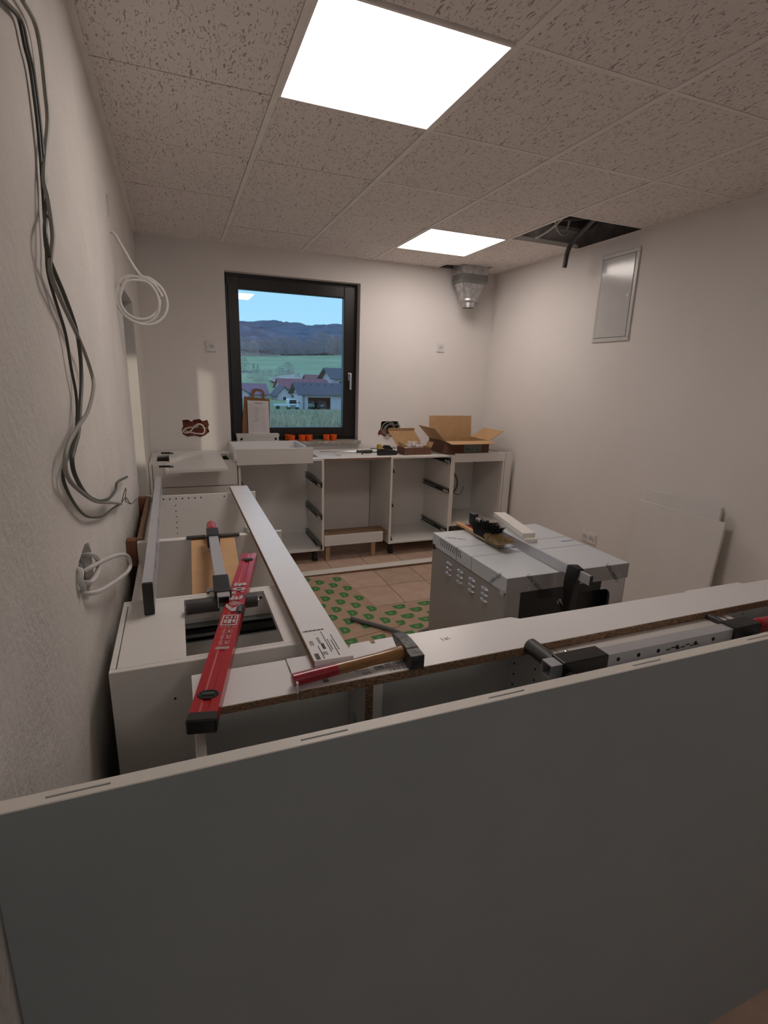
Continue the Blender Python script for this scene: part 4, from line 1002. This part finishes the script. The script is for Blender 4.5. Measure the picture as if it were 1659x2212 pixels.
# cables in the two chases of the back wall
cable('white cable knot in the broken brick chase left of the window', [(-.255, YB+.05, 1.10), (-.26, YB+.01, 1.085), (-.34, YB-.006, 1.075), (-.372, YB-.012, 1.05), (-.35, YB-.014, 1.035), (-.32, YB-.014, 1.045), (-.27, YB-.02, 1.10), (-.23, YB-.02, 1.105), (-.205, YB-.018, 1.07), (-.215, YB-.014, 1.03), (-.26, YB-.012, 1.028), (-.34, YB-.004, 1.045), (-.36, YB+.04, 1.06)], .0055, 'cable_white')
pts = [(1.56, YB+.03, 1.095)]
for k in range(28):
    a = .6+2*PI*k/9; pts.append((1.452+.012*math.sin(k*.7)+(.078-.016*(k // 9))*math.cos(a), YB-.004-.0008*k, 1.055+.010*math.sin(k*.45)+(.062-.008*(k // 9))*math.sin(a)))
cable('coil of grey cables stuffed in the wall chase behind the small box', pts, .0042, 'cable_grey')
for nm, a in (('brick', (-.40, -.29, YB+.061, YB+.11, .99, 1.155)), ('brick', (-.285, -.15, YB+.061, YB+.11, .99, 1.065)), ('brick', (-.285, -.15, YB+.061, YB+.11, 1.072, 1.155)), ('brick', (1.33, 1.45, YB+.061, YB+.11, .955, 1.04)), ('brick', (1.455, 1.59, YB+.061, YB+.11, .955, 1.04)), ('brick', (1.33, 1.59, YB+.061, YB+.11, 1.047, 1.135))):
    bx(nm, 'brick' if a[5] != 1.135 else 'dark_cavity', wb, a[0], a[1], YB+.045, YB+.0595, a[4], a[5], bevel=.002)  # upper slab of the right chase takes the dark cavity colour

# ------------------------------------------------------------------ things on the back cabinets
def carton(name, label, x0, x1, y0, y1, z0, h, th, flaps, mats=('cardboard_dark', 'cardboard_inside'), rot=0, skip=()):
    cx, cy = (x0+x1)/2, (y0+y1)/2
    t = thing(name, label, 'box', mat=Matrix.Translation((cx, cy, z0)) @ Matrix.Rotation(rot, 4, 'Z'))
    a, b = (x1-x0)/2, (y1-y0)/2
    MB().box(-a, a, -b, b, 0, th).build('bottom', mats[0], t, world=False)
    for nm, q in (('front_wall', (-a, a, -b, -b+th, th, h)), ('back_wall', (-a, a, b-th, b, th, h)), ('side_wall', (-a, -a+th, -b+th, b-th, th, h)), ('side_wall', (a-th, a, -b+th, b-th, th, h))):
        o = MB().box(*q).build(nm, mats[0], t, world=False)
        g = .0004
        i0 = {'front_wall': (-a+th, a-th, -b+th, -b+th+g, th, h), 'back_wall': (-a+th, a-th, b-th-g, b-th, th, h)}.get(nm) or ((-a+th, -a+th+g, -b+th, b-th, th, h) if q[0] < 0 else (a-th-g, a-th, -b+th, b-th, th, h))
        MB().box(*i0).build('lining', mats[1], o, world=False)
    for nm, p0, p1, dr in flaps:
        p0, p1, dr = Vector(p0), Vector(p1), Vector(dr); n = (p1-p0).cross(dr).normalized()*th*.5
        vs = [p0, p1, p1+dr*1.0+(p1-p0)*0, p0+dr]
        o = MB().add([v-n for v in vs]+[v+n for v in vs], [(3, 2, 1, 0), (4, 5, 6, 7), (0, 1, 5, 4), (1, 2, 6, 5), (2, 3, 7, 6), (3, 0, 4, 7)]).build(nm, mats[1], t, world=False)
    return t
a, b, h = .225, .165, .115
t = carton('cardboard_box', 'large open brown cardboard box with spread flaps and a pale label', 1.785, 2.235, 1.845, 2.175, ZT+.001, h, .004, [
    ('flap', (-a, b, h), (a, b, h), (.0, .02, .20)),
    ('flap', (-a, -b, h), (a, -b, h), (.0, -.115, -.014)),
    ('flap', (-a, -b, h), (-a, b, h), (-.115, 0, .115)),
    ('flap', (a, -b, h), (a, b, h), (.145, 0, .085))], rot=.0)
fw = [c for c in t.children if c.name.startswith('front_wall')][0]
lb_ = MB().box(-.035, .145, -b-.0008, -b-.0003, .012, .088).build('shipping_label', 'label_green', fw, world=False)
m = MB()
for q in ((-.028, -.026, .03, .055), (-.028, .0, .054, .056), (-.012, .03, .042, .048), (-.02, .0, .034, .037), (.09, .118, .036, .041), (.10, .13, .018, .022), (.132, .134, .016, .030), (.02, .06, .026, .029), (.07, .10, .060, .062), (.10, .138, .072, .074), (.04, .08, .046, .048)): m.box(q[0], q[1], -b-.0012, -b-.0009, q[2], q[3])
tag(m.build('label_print', 'ink', fw, world=False), kind='stuff')
a, b, h = .128, .085, .062
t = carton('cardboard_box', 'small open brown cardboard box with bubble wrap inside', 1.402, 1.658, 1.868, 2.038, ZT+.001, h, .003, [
    ('lid', (-a, b, h), (a, b, h), (-.075, .04, .125)),
    ('lid_tuck', (-a-.075, b+.04, h+.125), (a-.075, b+.04, h+.125), (0, -.006, .026)),
    ('flap', (-a, -b, h), (-a, b*.3, h), (-.02, 0, .042)), ('flap', (a, -b, h), (a, b*.3, h), (.018, 0, .045))])
m = MB()
for k in range(26):
    m.sphere((random.uniform(-.07, .08), random.uniform(-.05, .05), .05+random.uniform(0, .045)), random.uniform(.012, .024), 8, 5, (1, 1, .8))
tag(m.build('bubble_wrap', 'clear_plastic', t, world=False, smooth=True), kind='stuff')
MB().box(-.1, .1, -.06, .06, .01, .05).build('foam_filling', 'paper', t, world=False, bevel=.01)

# trigger clamps and rods on the support board
t = thing('trigger_clamp', 'black and yellow trigger clamp with thin bar lying on the support board', 'clamp', (1.22, 1.9, ZT))
zz = ZT+.0012
MB().box(1.03, 1.18, 1.905, 1.911, zz+.022, zz+.030, Matrix.Identity(4)).build('bar', 'dark_metal', t)
MB().box(1.025, 1.034, 1.900, 1.916, zz+.008, zz+.04).build('bar_stop', 'black_plastic', t, bevel=.002)
MB().prism([(1.165, .0), (1.24, -.0), (1.30, .0), (1.345, .004), (1.348, .030), (1.32, .042), (1.26, .044), (1.225, .056), (1.175, .056), (1.162, .04)], -.034, Matrix.Translation((0, 1.885, zz)) @ MX).build('grip', 'black_plastic', t, bevel=.005, seg=2)
MB().prism([(1.17, .052), (1.225, .052), (1.215, .062), (1.175, .062)], -.026, Matrix.Translation((0, 1.889, zz)) @ MX).build('yellow_cap', 'yellow_plastic', t, bevel=.002)
t = thing('screwdriver', 'black-handled screwdriver lying along the rear of the support board', 'screwdriver', (1.1, 2.02, ZT))
MB().cyl((.70, 2.06, zz+.016), (1.03, 2.035, zz+.016), .006, n=10).build('shaft', 'chrome', t, smooth=True)
m = MB(); ax = Vector((1.02, 2.036, zz+.016)); bxv = Vector((1.165, 2.026, zz+.016)); dd = (bxv-ax).normalized(); pp = dd.orthogonal().normalized(); qq = dd.cross(pp)
m.loft([[ax.lerp(bxv, s_)+(pp*math.cos(2*PI*k/12)+qq*math.sin(2*PI*k/12))*r_ for k in range(12)] for s_, r_ in ((0, .008), (.05, .014), (.15, .010), (.3, .013), (.6, .0155), (.9, .015), (1, .009))]).build('handle', 'black_plastic', t, smooth=True)
t = thing('trigger_clamp', 'second black clamp with yellow jaw pad beside the small cardboard box', 'clamp', (1.3, 2.05, ZT))
MB().box(1.16, 1.41, 2.07, 2.076, zz+.030, zz+.038).build('bar', 'slide_steel', t)
MB().prism([(1.275, 0), (1.375, .0), (1.37, .03), (1.34, .06), (1.29, .064), (1.27, .04)], -.03, Matrix.Translation((0, 2.055, zz)) @ MX).build('grip', 'black_plastic', t, bevel=.005, seg=2)
MB().box(1.225, 1.262, 2.05, 2.085, zz, zz+.072).build('jaw_pad', 'yellow_plastic', t, bevel=.006, seg=2)
pts = [(.83+.022*math.cos(a_)*(1+.3*math.sin(a_*1.3)), 1.93+.03*math.sin(a_), zz+.006+.003*math.sin(a_*2.1)) for a_ in [k*.55 for k in range(22)]]+[(.80, 1.98, zz+.02), (.81, 2.05, zz+.025)]
cable('crumpled loop of thin white wire on the support board', pts, .0028, 'cable_white', 'wire', 'wire', n=6)

# ------------------------------------------------------------------ window sill things
zs2 = .9548
t = thing('white_carton', 'flat white carton with hand holes on the marble sill', 'box', (.22, 2.39, zs2))
MB().box(.055, .405, YB-.042, YB+.042, zs2+.0005, zs2+.064).build('body', 'box_white', t, bevel=.002)
m = MB().prism([(.050, .068), (.410, .068), (.408, .046), (.262, .044), (.254, .053), (.244, .057), (.234, .053), (.226, .044), (.052, .044)], -.0885, Matrix.Translation((0, YB-.0443, zs2)) @ MX)
m.build('lid', 'box_white', t, bevel=.001)
for x in (.088, .378): MB().cyl((x, YB-.0424, zs2+.026), (x, YB-.041, zs2+.026), .011, n=14).build('hand_hole', 'dark_cavity', t)
# paper bag standing behind the carton, with an order sheet taped on
by0, by1 = YB+.044, YB+.068
t = thing('paper_bag', 'brown paper carrier bag with flat handle leaning on the window sash', 'bag', (.25, by0, zs2))
MB().add([(.105, by0, zs2), (.345, by0, zs2), (.345, by1, zs2), (.105, by1, zs2), (.135, by0+.018, 1.335), (.352, by0+.018, 1.315), (.352, by1-.002, 1.315), (.135, by1-.002, 1.335), (.108, by0-.002, 1.08), (.342, by0-.002, 1.08), (.342, by1, 1.08), (.108, by1, 1.08)],
         [(3, 2, 1, 0), (0, 1, 9, 8), (1, 2, 10, 9), (2, 3, 11, 10), (3, 0, 8, 11), (8, 9, 5, 4), (9, 10, 6, 5), (10, 11, 7, 6), (11, 8, 4, 7), (4, 5, 6, 7)]).build('body', 'bag_paper', t)
rib = [(.195, 1.30), (.195, 1.365), (.206, 1.392), (.235, 1.402), (.285, 1.395), (.305, 1.372), (.308, 1.30)]
o_, i_ = rib, [(x+(.023 if x < .21 else -.023 if x > .3 else 0), z-(.022 if 1.38 < z else 0 if z < 1.31 else .008)) for x, z in rib]
m = MB()
for k in range(len(rib)-1):
    q = [o_[k], o_[k+1], i_[k+1], i_[k]]
    m.prism(q[::-1], -.003, Matrix.Translation((0, by0+.015, 0)) @ MX)
m.build('handle', 'bag_paper', t)
t = thing('order_sheet', 'printed white paper sheet hanging on the front of the paper bag', 'paper', (.25, by0, 1.02))
MB().add([(.158, by0-.0115, 1.018), (.338, by0-.0115, 1.006), (.338, by0+.0035, 1.298), (.158, by0+.0035, 1.302), (.158, by0-.0105, 1.018), (.338, by0-.0105, 1.006), (.338, by0+.0045, 1.298), (.158, by0+.0045, 1.302)], [(0, 1, 2, 3), (7, 6, 5, 4), (0, 4, 5, 1), (1, 5, 6, 2), (2, 6, 7, 3), (3, 7, 4, 0)]).build('sheet', 'paper', t)
tilt = Vector((0, .015, .29)).normalized(); nrm = Vector((0, -1, .05))
pt = lambda x, z: Vector((x, by0-.0122+.015*(z-1.012)/.29, z))
text('schoenberger', .013, 'ink', t, frame(pt(.250, 1.284), (1, 0, 0), nrm))
m = MB()
for x0_, x1_, z_ in ((.222, .284, 1.273), (.165, .196, 1.266)): m.box(x0_, x1_, pt(0, z_).y-.0002, pt(0, z_).y+.0001, z_, z_+.0022)
tag(m.build('heading_lines', 'ink', t), kind='stuff')
m = MB()
for k in range(22):
    z_ = 1.245-.0098*k; m.box(.165, .332, pt(0, z_).y-.0002, pt(0, z_).y+.0001, z_, z_+.0007)
for x in (.178, .196, .285, .300): m.box(x, x+.0006, pt(0, 1.04).y-.0002, pt(0, 1.04).y+.0008, 1.035, 1.25)
tag(m.build('ruled_lines', 'faint_ink', t), kind='stuff')
m = MB()
for k in range(9):
    z_ = 1.236-.014*k; x = .21+.012*math.sin(k*2.2); m.box(x, x+.035+.01*math.sin(k), pt(0, z_).y-.0003, pt(0, z_).y+.0001, z_, z_+.003)
tag(m.build('handwriting', 'faint_ink', t), kind='stuff')

def jbox(label, x, y, zr):
    N = 24
    t = thing('junction_box', label, 'junction box', (x, y, zs2), group='orange junction boxes on the sill')
    R = lambda r, z: [Vector((x+r*math.cos(2*PI*k/N), y+r*math.sin(2*PI*k/N), zs2+z)) for k in range(N)]
    MB().loft([R(.028, .0006), R(.030, .004), R(.0312, .046), R(.0325, .048), R(.0325, .052), R(.029, .052), R(.0285, .006), R(.02, .004)]).build('cup', 'orange_plastic', t, smooth=True)
    a_ = zr; MB().box(x+.0305*math.cos(a_)-.003, x+.0305*math.cos(a_)+.003, y+.0305*math.sin(a_)-.004, y+.0305*math.sin(a_)+.002, zs2+.012, zs2+.044).build('screw_boss', 'orange_plastic', t, bevel=.001)
    MB().box(x+.0325*math.cos(a_+.5)-.001, x+.0325*math.cos(a_+.5)+.001, y+.0325*math.sin(a_+.5)-.001, y+.0325*math.sin(a_+.5)+.001, zs2+.02, zs2+.035).build('knockout_slot', 'dark_cavity', t)
G1 = 'orange round junction box on the sill in the pair nearest the white carton'
jbox('orange round junction box tucked behind another one next to the white carton', .505, YB+.040, -1.2)
jbox('orange round junction box in front of another one next to the white carton', .520, YB-.018, -1.4)
jbox('orange round junction box left one of the middle pair on the sill', .620, YB+.008, -1.1)
jbox('orange round junction box right one of the middle pair on the sill', .686, YB+.010, -1.4)
jbox('orange round junction box left one of the pair nearest the window handle', .848, YB+.014, -1.2)
jbox('orange round junction box right one of the pair nearest the window handle', .916, YB+.018, -1.5)

# ------------------------------------------------------------------ panels leaning on the right wall
def lean(label, y0, y1, ztop, xb, xt, th, tilt=0, z0=.001):
    t = thing('leaning_panel', label, 'panel', (xb, (y0+y1)/2, 0), group='panels leaning on the right wall')
    # local: x along -y, y up the slope
    up = Vector((xt-xb, 0, ztop)).normalized(); L_ = math.hypot(xt-xb, ztop)
    m = frame((xb, y1, z0), (0, -1, 0), Vector((0, -1, 0)).cross(up))
    w_ = y1-y0
    MB().box(0, w_, 0, L_, 0, th).build('panel', 'white_melamine', t, bevel=.001) if False else None
    mb = MB().box(0, w_, 0, L_, 0, th); mb.v = [m @ v for v in mb.v]; mb.build('panel', 'white_melamine', t, bevel=.001)
    mb = MB().box(w_, w_+.0012, .001, L_-.001, .001, th-.001); mb.v = [m @ v for v in mb.v]; mb.build('edge_band', 'white_edge_band', t)
lean('tall white panel leaning directly against the right wall behind another', -.255, .265, .862, 2.425, 2.478, .018)
lean('shorter white panel leaning in front of the taller one at the right wall', -.320, .275, .790, 2.370, 2.438, .018)

# ------------------------------------------------------------------ outdoors: slope, village, field, forest hills at dusk
M('grass', (.29, .33, .15), .9, var=.45, vs=2)
M('dry_grass', (.50, .42, .28), .9, var=.3, vs=3)
M('yard', (.25, .27, .22), .9, var=.2, vs=.5)
M('field_green', (.37, .43, .21), .9, var=.22, vs=.03)
M('field_tan', (.58, .46, .34), .9, var=.12, vs=.2)
M('forest', (.25, .18, .20), .95, var=.35, vs=.05)
M('forest_far', (.17, .16, .19), .95, var=.25, vs=.03)  # bluish grey, distance haze put into the colour
M('bare_tree', (.44, .32, .31), .9, var=.2, vs=.2)
M('tan_tree', (.62, .42, .35), .9, var=.2, vs=.2)
M('bark', (.30, .26, .24), .9)
M('conifer', (.08, .12, .05), .9, var=.4, vs=1)
M('render_white', (.68, .56, .60), .8)
M('render_lilac', (.66, .50, .58), .8)
M('roof_dark', (.115, .105, .115), .7)
M('roof_red', (.34, .12, .12), .8, var=.12, vs=1)
M('roof_purple', (.30, .15, .18), .8)
M('house_window', (.02, .02, .025), .2)
M('van_white', (.85, .82, .80), .3)
M('tail_light', (.4, .03, .02), .4)
M('car_grey', (.06, .06, .07), .3)
def grid(name, mat, xs, ys, hf, kind='structure', label=None, cat=None):
    vs = [(x, y, hf(x, y)) for y in ys for x in xs]; n = len(xs)
    fs = [(j*n+i, j*n+i+1, (j+1)*n+i+1, (j+1)*n+i) for j in range(len(ys)-1) for i in range(n-1)]
    mb = MB(); mb.v = [Vector(v) for v in vs]; mb.f = fs
    o = mb.build(name, mat); tag(o, label, cat, kind=kind); return o
lin = lambda a, b, n: [a+(b-a)*i/(n-1) for i in range(n)]
NZ = lambda x, y, s=1.0: noise.noise(Vector((x*s, y*s, 3.7)))
def slope(x, y):
    z = .1-.0573*max(0, y-12.8) if y < 85 else -4.2
    return max(z, -4.2)+(.05*NZ(x, y, .8) if y < 80 else 0)-(.25 if y < 8 else 0)
grid('ground', 'grass', lin(-20, 70, 60), [3.2, 6, 8, 9, 10, 11, 12]+lin(13, 86, 50)+[100, 140, 185], slope)
def fieldz(x, y):
    z = -4.3+(y-180)*.13 if y < 225 else 1.55+(y-225)*.046
    return z+(x-60)*.050*min(1, y/600)+1.0*NZ(x, y, .012)
grid('field', 'field_green', lin(-60, 330, 50), lin(183, 640, 40), fieldz)
def hillz(x, y, r=1.0):
    u = (y-620)/900
    base = 20+ (x-120)*.012
    ridge = 118-9*math.exp(-((x-318)/28)**2)+3*math.sin(x*.031)
    return base+ridge*max(0, min(1, u))**.75+6*NZ(x, y, .03)+4*NZ(x, y, .09)
grid('hill', 'forest_far', lin(-200, 900, 150), lin(640, 1560, 80), hillz)
def spurz(x, y):
    c = max(0, 1-abs(y-760)/150)
    return 15+c*(60-max(0, x-75)*.28)+5*NZ(x, y, .05)+3*NZ(x, y, .15)
grid('hill_spur', 'forest', lin(-120, 240, 90), lin(640, 900, 50), spurz)
# tufts of dry grass on the slope: nobody could count them
mb = MB()
for k in range(2600):
    y = 12+ (random.random()**1.6)*50; x = y*random.uniform(.07, .36); z = slope(x, y); h = random.uniform(.10, .45)*(1.1 if 22 < y < 40 else .6)
    a = random.uniform(0, PI); dx, dy = .05*math.cos(a), .05*math.sin(a); lx = random.uniform(-.12, .12)
    mb.add([(x-dx, y-dy, z-.02), (x+dx, y+dy, z-.02), (x+lx, y, z+h)], [(0, 1, 2)])
o = mb.build('grass_tufts', 'dry_grass'); tag(o, 'dry grass tufts on the slope outside the window', 'grass', kind='stuff')
def tree(name, label, x, y, z, h, w_, mat, group, n=900, trunk='bark', cone=False):
    t = thing(name, label, 'tree', (x, y, z), group=group)
    MB().cyl((x, y, z-.6), (x, y, z+h*.75), h*.018, h*.006, 6).build('trunk', trunk, t)
    mb = MB()
    for k in range(n):
        u, v_, q = random.random(), random.uniform(0, 2*PI), random.random()**.4
        zz_ = h*(.12+.88*u); r_ = w_*q*((1-u)*.95+.04 if cone else math.sin(PI*min(1, .12+.84*u))**.7)
        c = Vector((x+r_*math.cos(v_), y+r_*math.sin(v_), z+zz_)); s_ = h*.028
        mb.add([c+Vector((random.uniform(-1, 1), random.uniform(-1, 1), random.uniform(-1, 1)))*s_ for _ in range(3)], [(0, 1, 2)])
    mb.build('crown', mat, t)
gr = 'bare trees along the forest edge'
spots = []
for k in range(34):
    f = .10+.215*(k+.5)/34; y = 600+random.uniform(-8, 30)
    spots.append((f*y-.4+random.uniform(-2, 2), y, random.uniform(14, 22)+(6 if f > .26 else 0)))
for k, (x, y, h) in enumerate(spots):
    tn = (k in (5, 6, 28, 29, 30, 32))
    tree('bare_tree', 'russet leafless tree standing at the forest edge' if tn else 'grey leafless tree standing at the forest edge', x, y, fieldz(x, y)-1, h, h*.42, 'tan_tree' if tn else 'bare_tree', gr)
for k in range(9):
    y = 215+random.uniform(-10, 10); f = .125+.012*k+random.uniform(-.004, .004); h = random.uniform(3, 4.8)
    tree('village_tree', 'leafless grey tree between the village roofs and the green field', f*y, y, fieldz(f*y, y)-1, h, h*.45, 'bare_tree', 'trees behind the village', 1100)
tree('village_tree', 'leafless rounded tree beside the tan field', 44, 222, fieldz(44, 222)-1, 6.5, 3.0, 'bare_tree', 'trees behind the village', 1100)
for k, (f, h) in enumerate(((.118, 7), (.135, 4.5), (.142, 4))):
    y = 235; tree('conifer', ('tall broad dark green tree above the white farmhouse', 'medium pointed conifer right of the white farmhouse', 'smallest pointed conifer right of the white farmhouse')[k], f*y, y, fieldz(f*y, y)-.5, h, h*.38, 'conifer', 'conifers by the farm', 420, cone=(k > 0))
tan = grid('tan_field', 'field_tan', lin(34, 66, 20), lin(186, 222, 12), lambda x, y: -1.0+3.4*max(0, 1-((x-48)/17)**2)*max(0, min(1, (y-184)/30))-.6)

def house(name, label, cat, x0, x1, y0, y1, zg, ze, zr, ridge='x', wall='render_white', roof='roof_red', over=.5, windows=(), gable=True):
    t = thing(name, label, cat, ((x0+x1)/2, (y0+y1)/2, zg))
    ym, xm = (y0+y1)/2, (x0+x1)/2
    MB().box(x0, x1, y0, y1, zg, ze).build('wall', wall, t)
    if ridge == 'x':
        MB().add([(x0, y0, ze), (x0, y1, ze), (x0, ym, zr-.1), (x1, y0, ze), (x1, y1, ze), (x1, ym, zr-.1)], [(0, 1, 2), (5, 4, 3), (0, 2, 5, 3), (1, 4, 5, 2), (0, 3, 4, 1)]).build('gable', wall, t)
        sl_ = (zr-ze)/(ym-y0)
        for sg, nm in ((-1, 'roof_slope'), (1, 'roof_slope')):
            ye = y0-over if sg < 0 else y1+over; zE = ze-over*sl_
            a = [(x0-over, ye, zE), (x1+over, ye, zE), (x1+over, ym, zr), (x0-over, ym, zr)]
            MB().add(a+[(p[0], p[1], p[2]+.22) for p in a], [(0, 1, 2, 3), (7, 6, 5, 4), (0, 4, 5, 1), (1, 5, 6, 2), (2, 6, 7, 3), (3, 7, 4, 0)]).build(nm, roof, t)
    else:
        MB().add([(x0, y0, ze), (x1, y0, ze), (xm, y0, zr-.1), (x0, y1, ze), (x1, y1, ze), (xm, y1, zr-.1)], [(0, 1, 2), (5, 4, 3), (0, 2, 5, 3), (1, 4, 5, 2), (0, 3, 4, 1)]).build('gable', wall, t)
        sl_ = (zr-ze)/(xm-x0)
        for sg in (-1, 1):
            xe = x0-over if sg < 0 else x1+over; zE = ze-over*sl_
            a = [(xe, y0-over, zE), (xm, y0-over, zr), (xm, y1+over, zr), (xe, y1+over, zE)]
            MB().add(a+[(p[0], p[1], p[2]+.22) for p in a], [(0, 1, 2, 3), (7, 6, 5, 4), (0, 4, 5, 1), (1, 5, 6, 2), (2, 6, 7, 3), (3, 7, 4, 0)]).build('roof_slope', roof, t)
    for (a, b, c, d) in windows:
        f = MB().box(a-.12, b+.12, y0-.06, y0-.01, c-.12, d+.12).build('window', 'van_white', t)
        MB().box(a, b, y0-.09, y0-.061, c, d).build('pane', 'house_window', f)
    return t
# garage: walls around a real opening
t = thing('garage', 'white double garage with dark pitched roof and open door', 'garage', (24, 91, -4.2))
gx0, gx1, gy0, gy1, gz, ge, gr_ = 19.75, 29.5, 87.8, 94.8, -4.25, -1.70, .15
for nm, a in (('wall', (gx0, gx0+.3, gy0, gy1, gz, ge)), ('wall', (gx1-.3, gx1, gy0, gy1, gz, ge)), ('wall', (gx0+.3, gx1-.3, gy1-.3, gy1, gz, ge)), ('wall', (gx0+.3, 20.8, gy0, gy0+.3, gz, ge)), ('wall', (24.85, gx1-.3, gy0, gy0+.3, gz, ge)), ('lintel', (20.8, 24.85, gy0, gy0+.3, -2.14, ge))):
    bx(nm, 'render_white', t, *a, bevel=0)
bx('interior_floor', 'car_grey', t, gx0+.3, gx1-.3, gy0+.3, gy1-.3, gz, gz+.05, bevel=0)
bx('interior_shade', 'car_grey', t, gx0+.31, gx1-.31, gy1-.4, gy1-.31, gz, ge, bevel=0)  # dark sheet before the rear wall, interior shade painted in
bx('ceiling_board', 'car_grey', t, gx0, gx1, gy0, gy1, ge, ge+.1, bevel=0)
ym = (gy0+gy1)/2
MB().add([(gx0, gy0, ge+.1), (gx0, gy1, ge+.1), (gx0, ym, gr_-.1), (gx0+.3, gy0, ge+.1), (gx0+.3, gy1, ge+.1), (gx0+.3, ym, gr_-.1)], [(0, 1, 2), (5, 4, 3), (0, 2, 5, 3), (1, 4, 5, 2), (0, 3, 4, 1)]).build('gable', 'render_white', t)
sl_ = (gr_-ge)/(ym-gy0)
for sg in (-1, 1):
    ye = gy0-.7 if sg < 0 else gy1+.7; zE = ge-.7*sl_+.25
    a = [(gx0-.9, ye, zE), (gx1+.5, ye, zE), (gx1+.5, ym, gr_), (gx0-.9, ym, gr_)]
    MB().add(a+[(p[0], p[1], p[2]+.16) for p in a], [(0, 1, 2, 3), (7, 6, 5, 4), (0, 4, 5, 1), (1, 5, 6, 2), (2, 6, 7, 3), (3, 7, 4, 0)]).build('roof_slope', 'roof_dark', t)
bx('downpipe', 'roof_dark', t, 20.0, 20.1, gy0-.12, gy0-.01, gz, ge, bevel=0)
for k in range(5): bx('snow_guard', 'car_grey', t, 20.6+1.3*k, 20.75+1.3*k, ym-1.0, ym-.9, gr_-.28, gr_-.05, bevel=0)
def car(label, x, mat, y=88.6):
    t = thing('parked_car', label, 'car', (x, y, -4.2))
    MB().prism([(-.85, .25), (.85, .25), (.88, .75), (.72, .95), (.58, 1.42), (-.58, 1.42), (-.72, .95), (-.88, .75)], -3.6, Matrix.Translation((x, y, -4.2)) @ MX).build('body', mat, t, bevel=.05)
    MB().prism([(-.52, 1.0), (.52, 1.0), (.46, 1.34), (-.46, 1.34)], .02, Matrix.Translation((x, y-.01, -4.2)) @ MX).build('rear_window', 'house_window', t)
    for s_ in (-1, 1): MB().box(x+s_*.72-.12, x+s_*.72+.12, y-.04, y-.005, -3.42, -3.28).build('tail_light', 'tail_light', t)
    MB().box(x-.26, x+.26, y-.05, y-.01, -3.62, -3.5).build('number_plate', 'van_white', t)
    for s_ in (-1, 1): MB().cyl((x+s_*.6, y+.5, -3.9), (x+s_*.85, y+.5, -3.9), .3, n=12).build('wheel', 'black_plastic', t)
car('dark car parked at the right inside the open garage', 23.5, 'car_grey'); car('pale car parked at the left inside the open garage', 21.6, 'slide_steel', 89.5)
# flatbed van
t = thing('flatbed_van', 'white flatbed van parked beside the garage', 'van', (17.3, 86.5, -4.2))
vz = -4.15
MB().prism([(16.9, .35), (18.75, .35), (18.78, .85), (18.60, 1.05), (18.45, 1.68), (18.2, 1.78), (17.2, 1.78), (16.95, 1.6)], -1.6, Matrix.Translation((0, 86.0, vz)) @ MX).build('cab', 'van_white', t, bevel=.04)
MB().prism([(17.18, 1.02), (18.45, 1.02), (18.33, 1.62), (17.28, 1.62)], .02, Matrix.Translation((0, 85.985, vz)) @ MX).build('windscreen', 'house_window', t)
MB().box(17.3, 18.3, 85.97, 85.995, vz+.55, vz+.70).build('grille', 'black_plastic', t)
MB().box(16.95, 18.75, 85.93, 86.0, vz+.28, vz+.42).build('bumper', 'black_plastic', t)
MB().box(14.6, 16.85, 86.2, 87.5, vz+.60, vz+.68).build('flatbed', 'slide_steel', t)
MB().box(14.6, 16.85, 86.15, 86.2, vz+.62, vz+1.0).build('drop_side', 'van_white', t)
for x in (15.3, 17.1, 18.5): MB().cyl((x, 86.05, vz+.32), (x, 86.35, vz+.32), .33, n=14).build('wheel', 'black_plastic', t, smooth=True)
MB().box(18.78, 18.95, 86.0, 86.1, vz+1.05, vz+1.3).build('mirror', 'black_plastic', t)
house('house', 'house with wide red roof and lilac walls behind the garage', 'house', 25.2, 38, 136, 146, -5.6, -1.9, .35, 'x', 'render_lilac', 'roof_red', windows=((26.6, 27.4, -3.1, -2.3), (29.0, 29.8, -3.1, -2.3), (26.4, 27.6, -5.2, -4.2), (29.0, 30.4, -5.2, -4.2)))
house('house', 'low house with purple roof behind the paper bag', 'house', 8, 20.6, 130, 140, -6, -3.3, -1.0, 'x', 'render_white', 'roof_purple')
house('house', 'small gabled house with white front beside the red-roofed house', 'house', 21.6, 25.0, 122, 130, -6, -3.1, -1.2, 'y', 'render_white', 'roof_dark', windows=((22.9, 23.6, -4.2, -3.5),))
house('house', 'pale house with dark blue hipped roof behind the garage', 'house', 40.4, 50, 140, 152, -5, 1.2, 3.6, 'x', 'render_white', 'roof_dark', over=1.4, windows=((41.9, 42.6, -.9, .2),))
house('house', 'house with red roof hidden behind the dark garage roof', 'house', 37.5, 48, 158, 166, -5, -.6, 1.6, 'x', 'render_lilac', 'roof_red')
house('farmhouse', 'long white farmhouse below the green field', 'house', 22.0, 32.0, 240, 248, -3, .9, 2.3, 'x', 'render_white', 'roof_purple')
house('house', 'tiny gabled house at the window edge near the purple roof', 'house', 11.0, 15.4, 124, 126, -6, -2.9, -1.6, 'y', 'render_white', 'roof_dark')
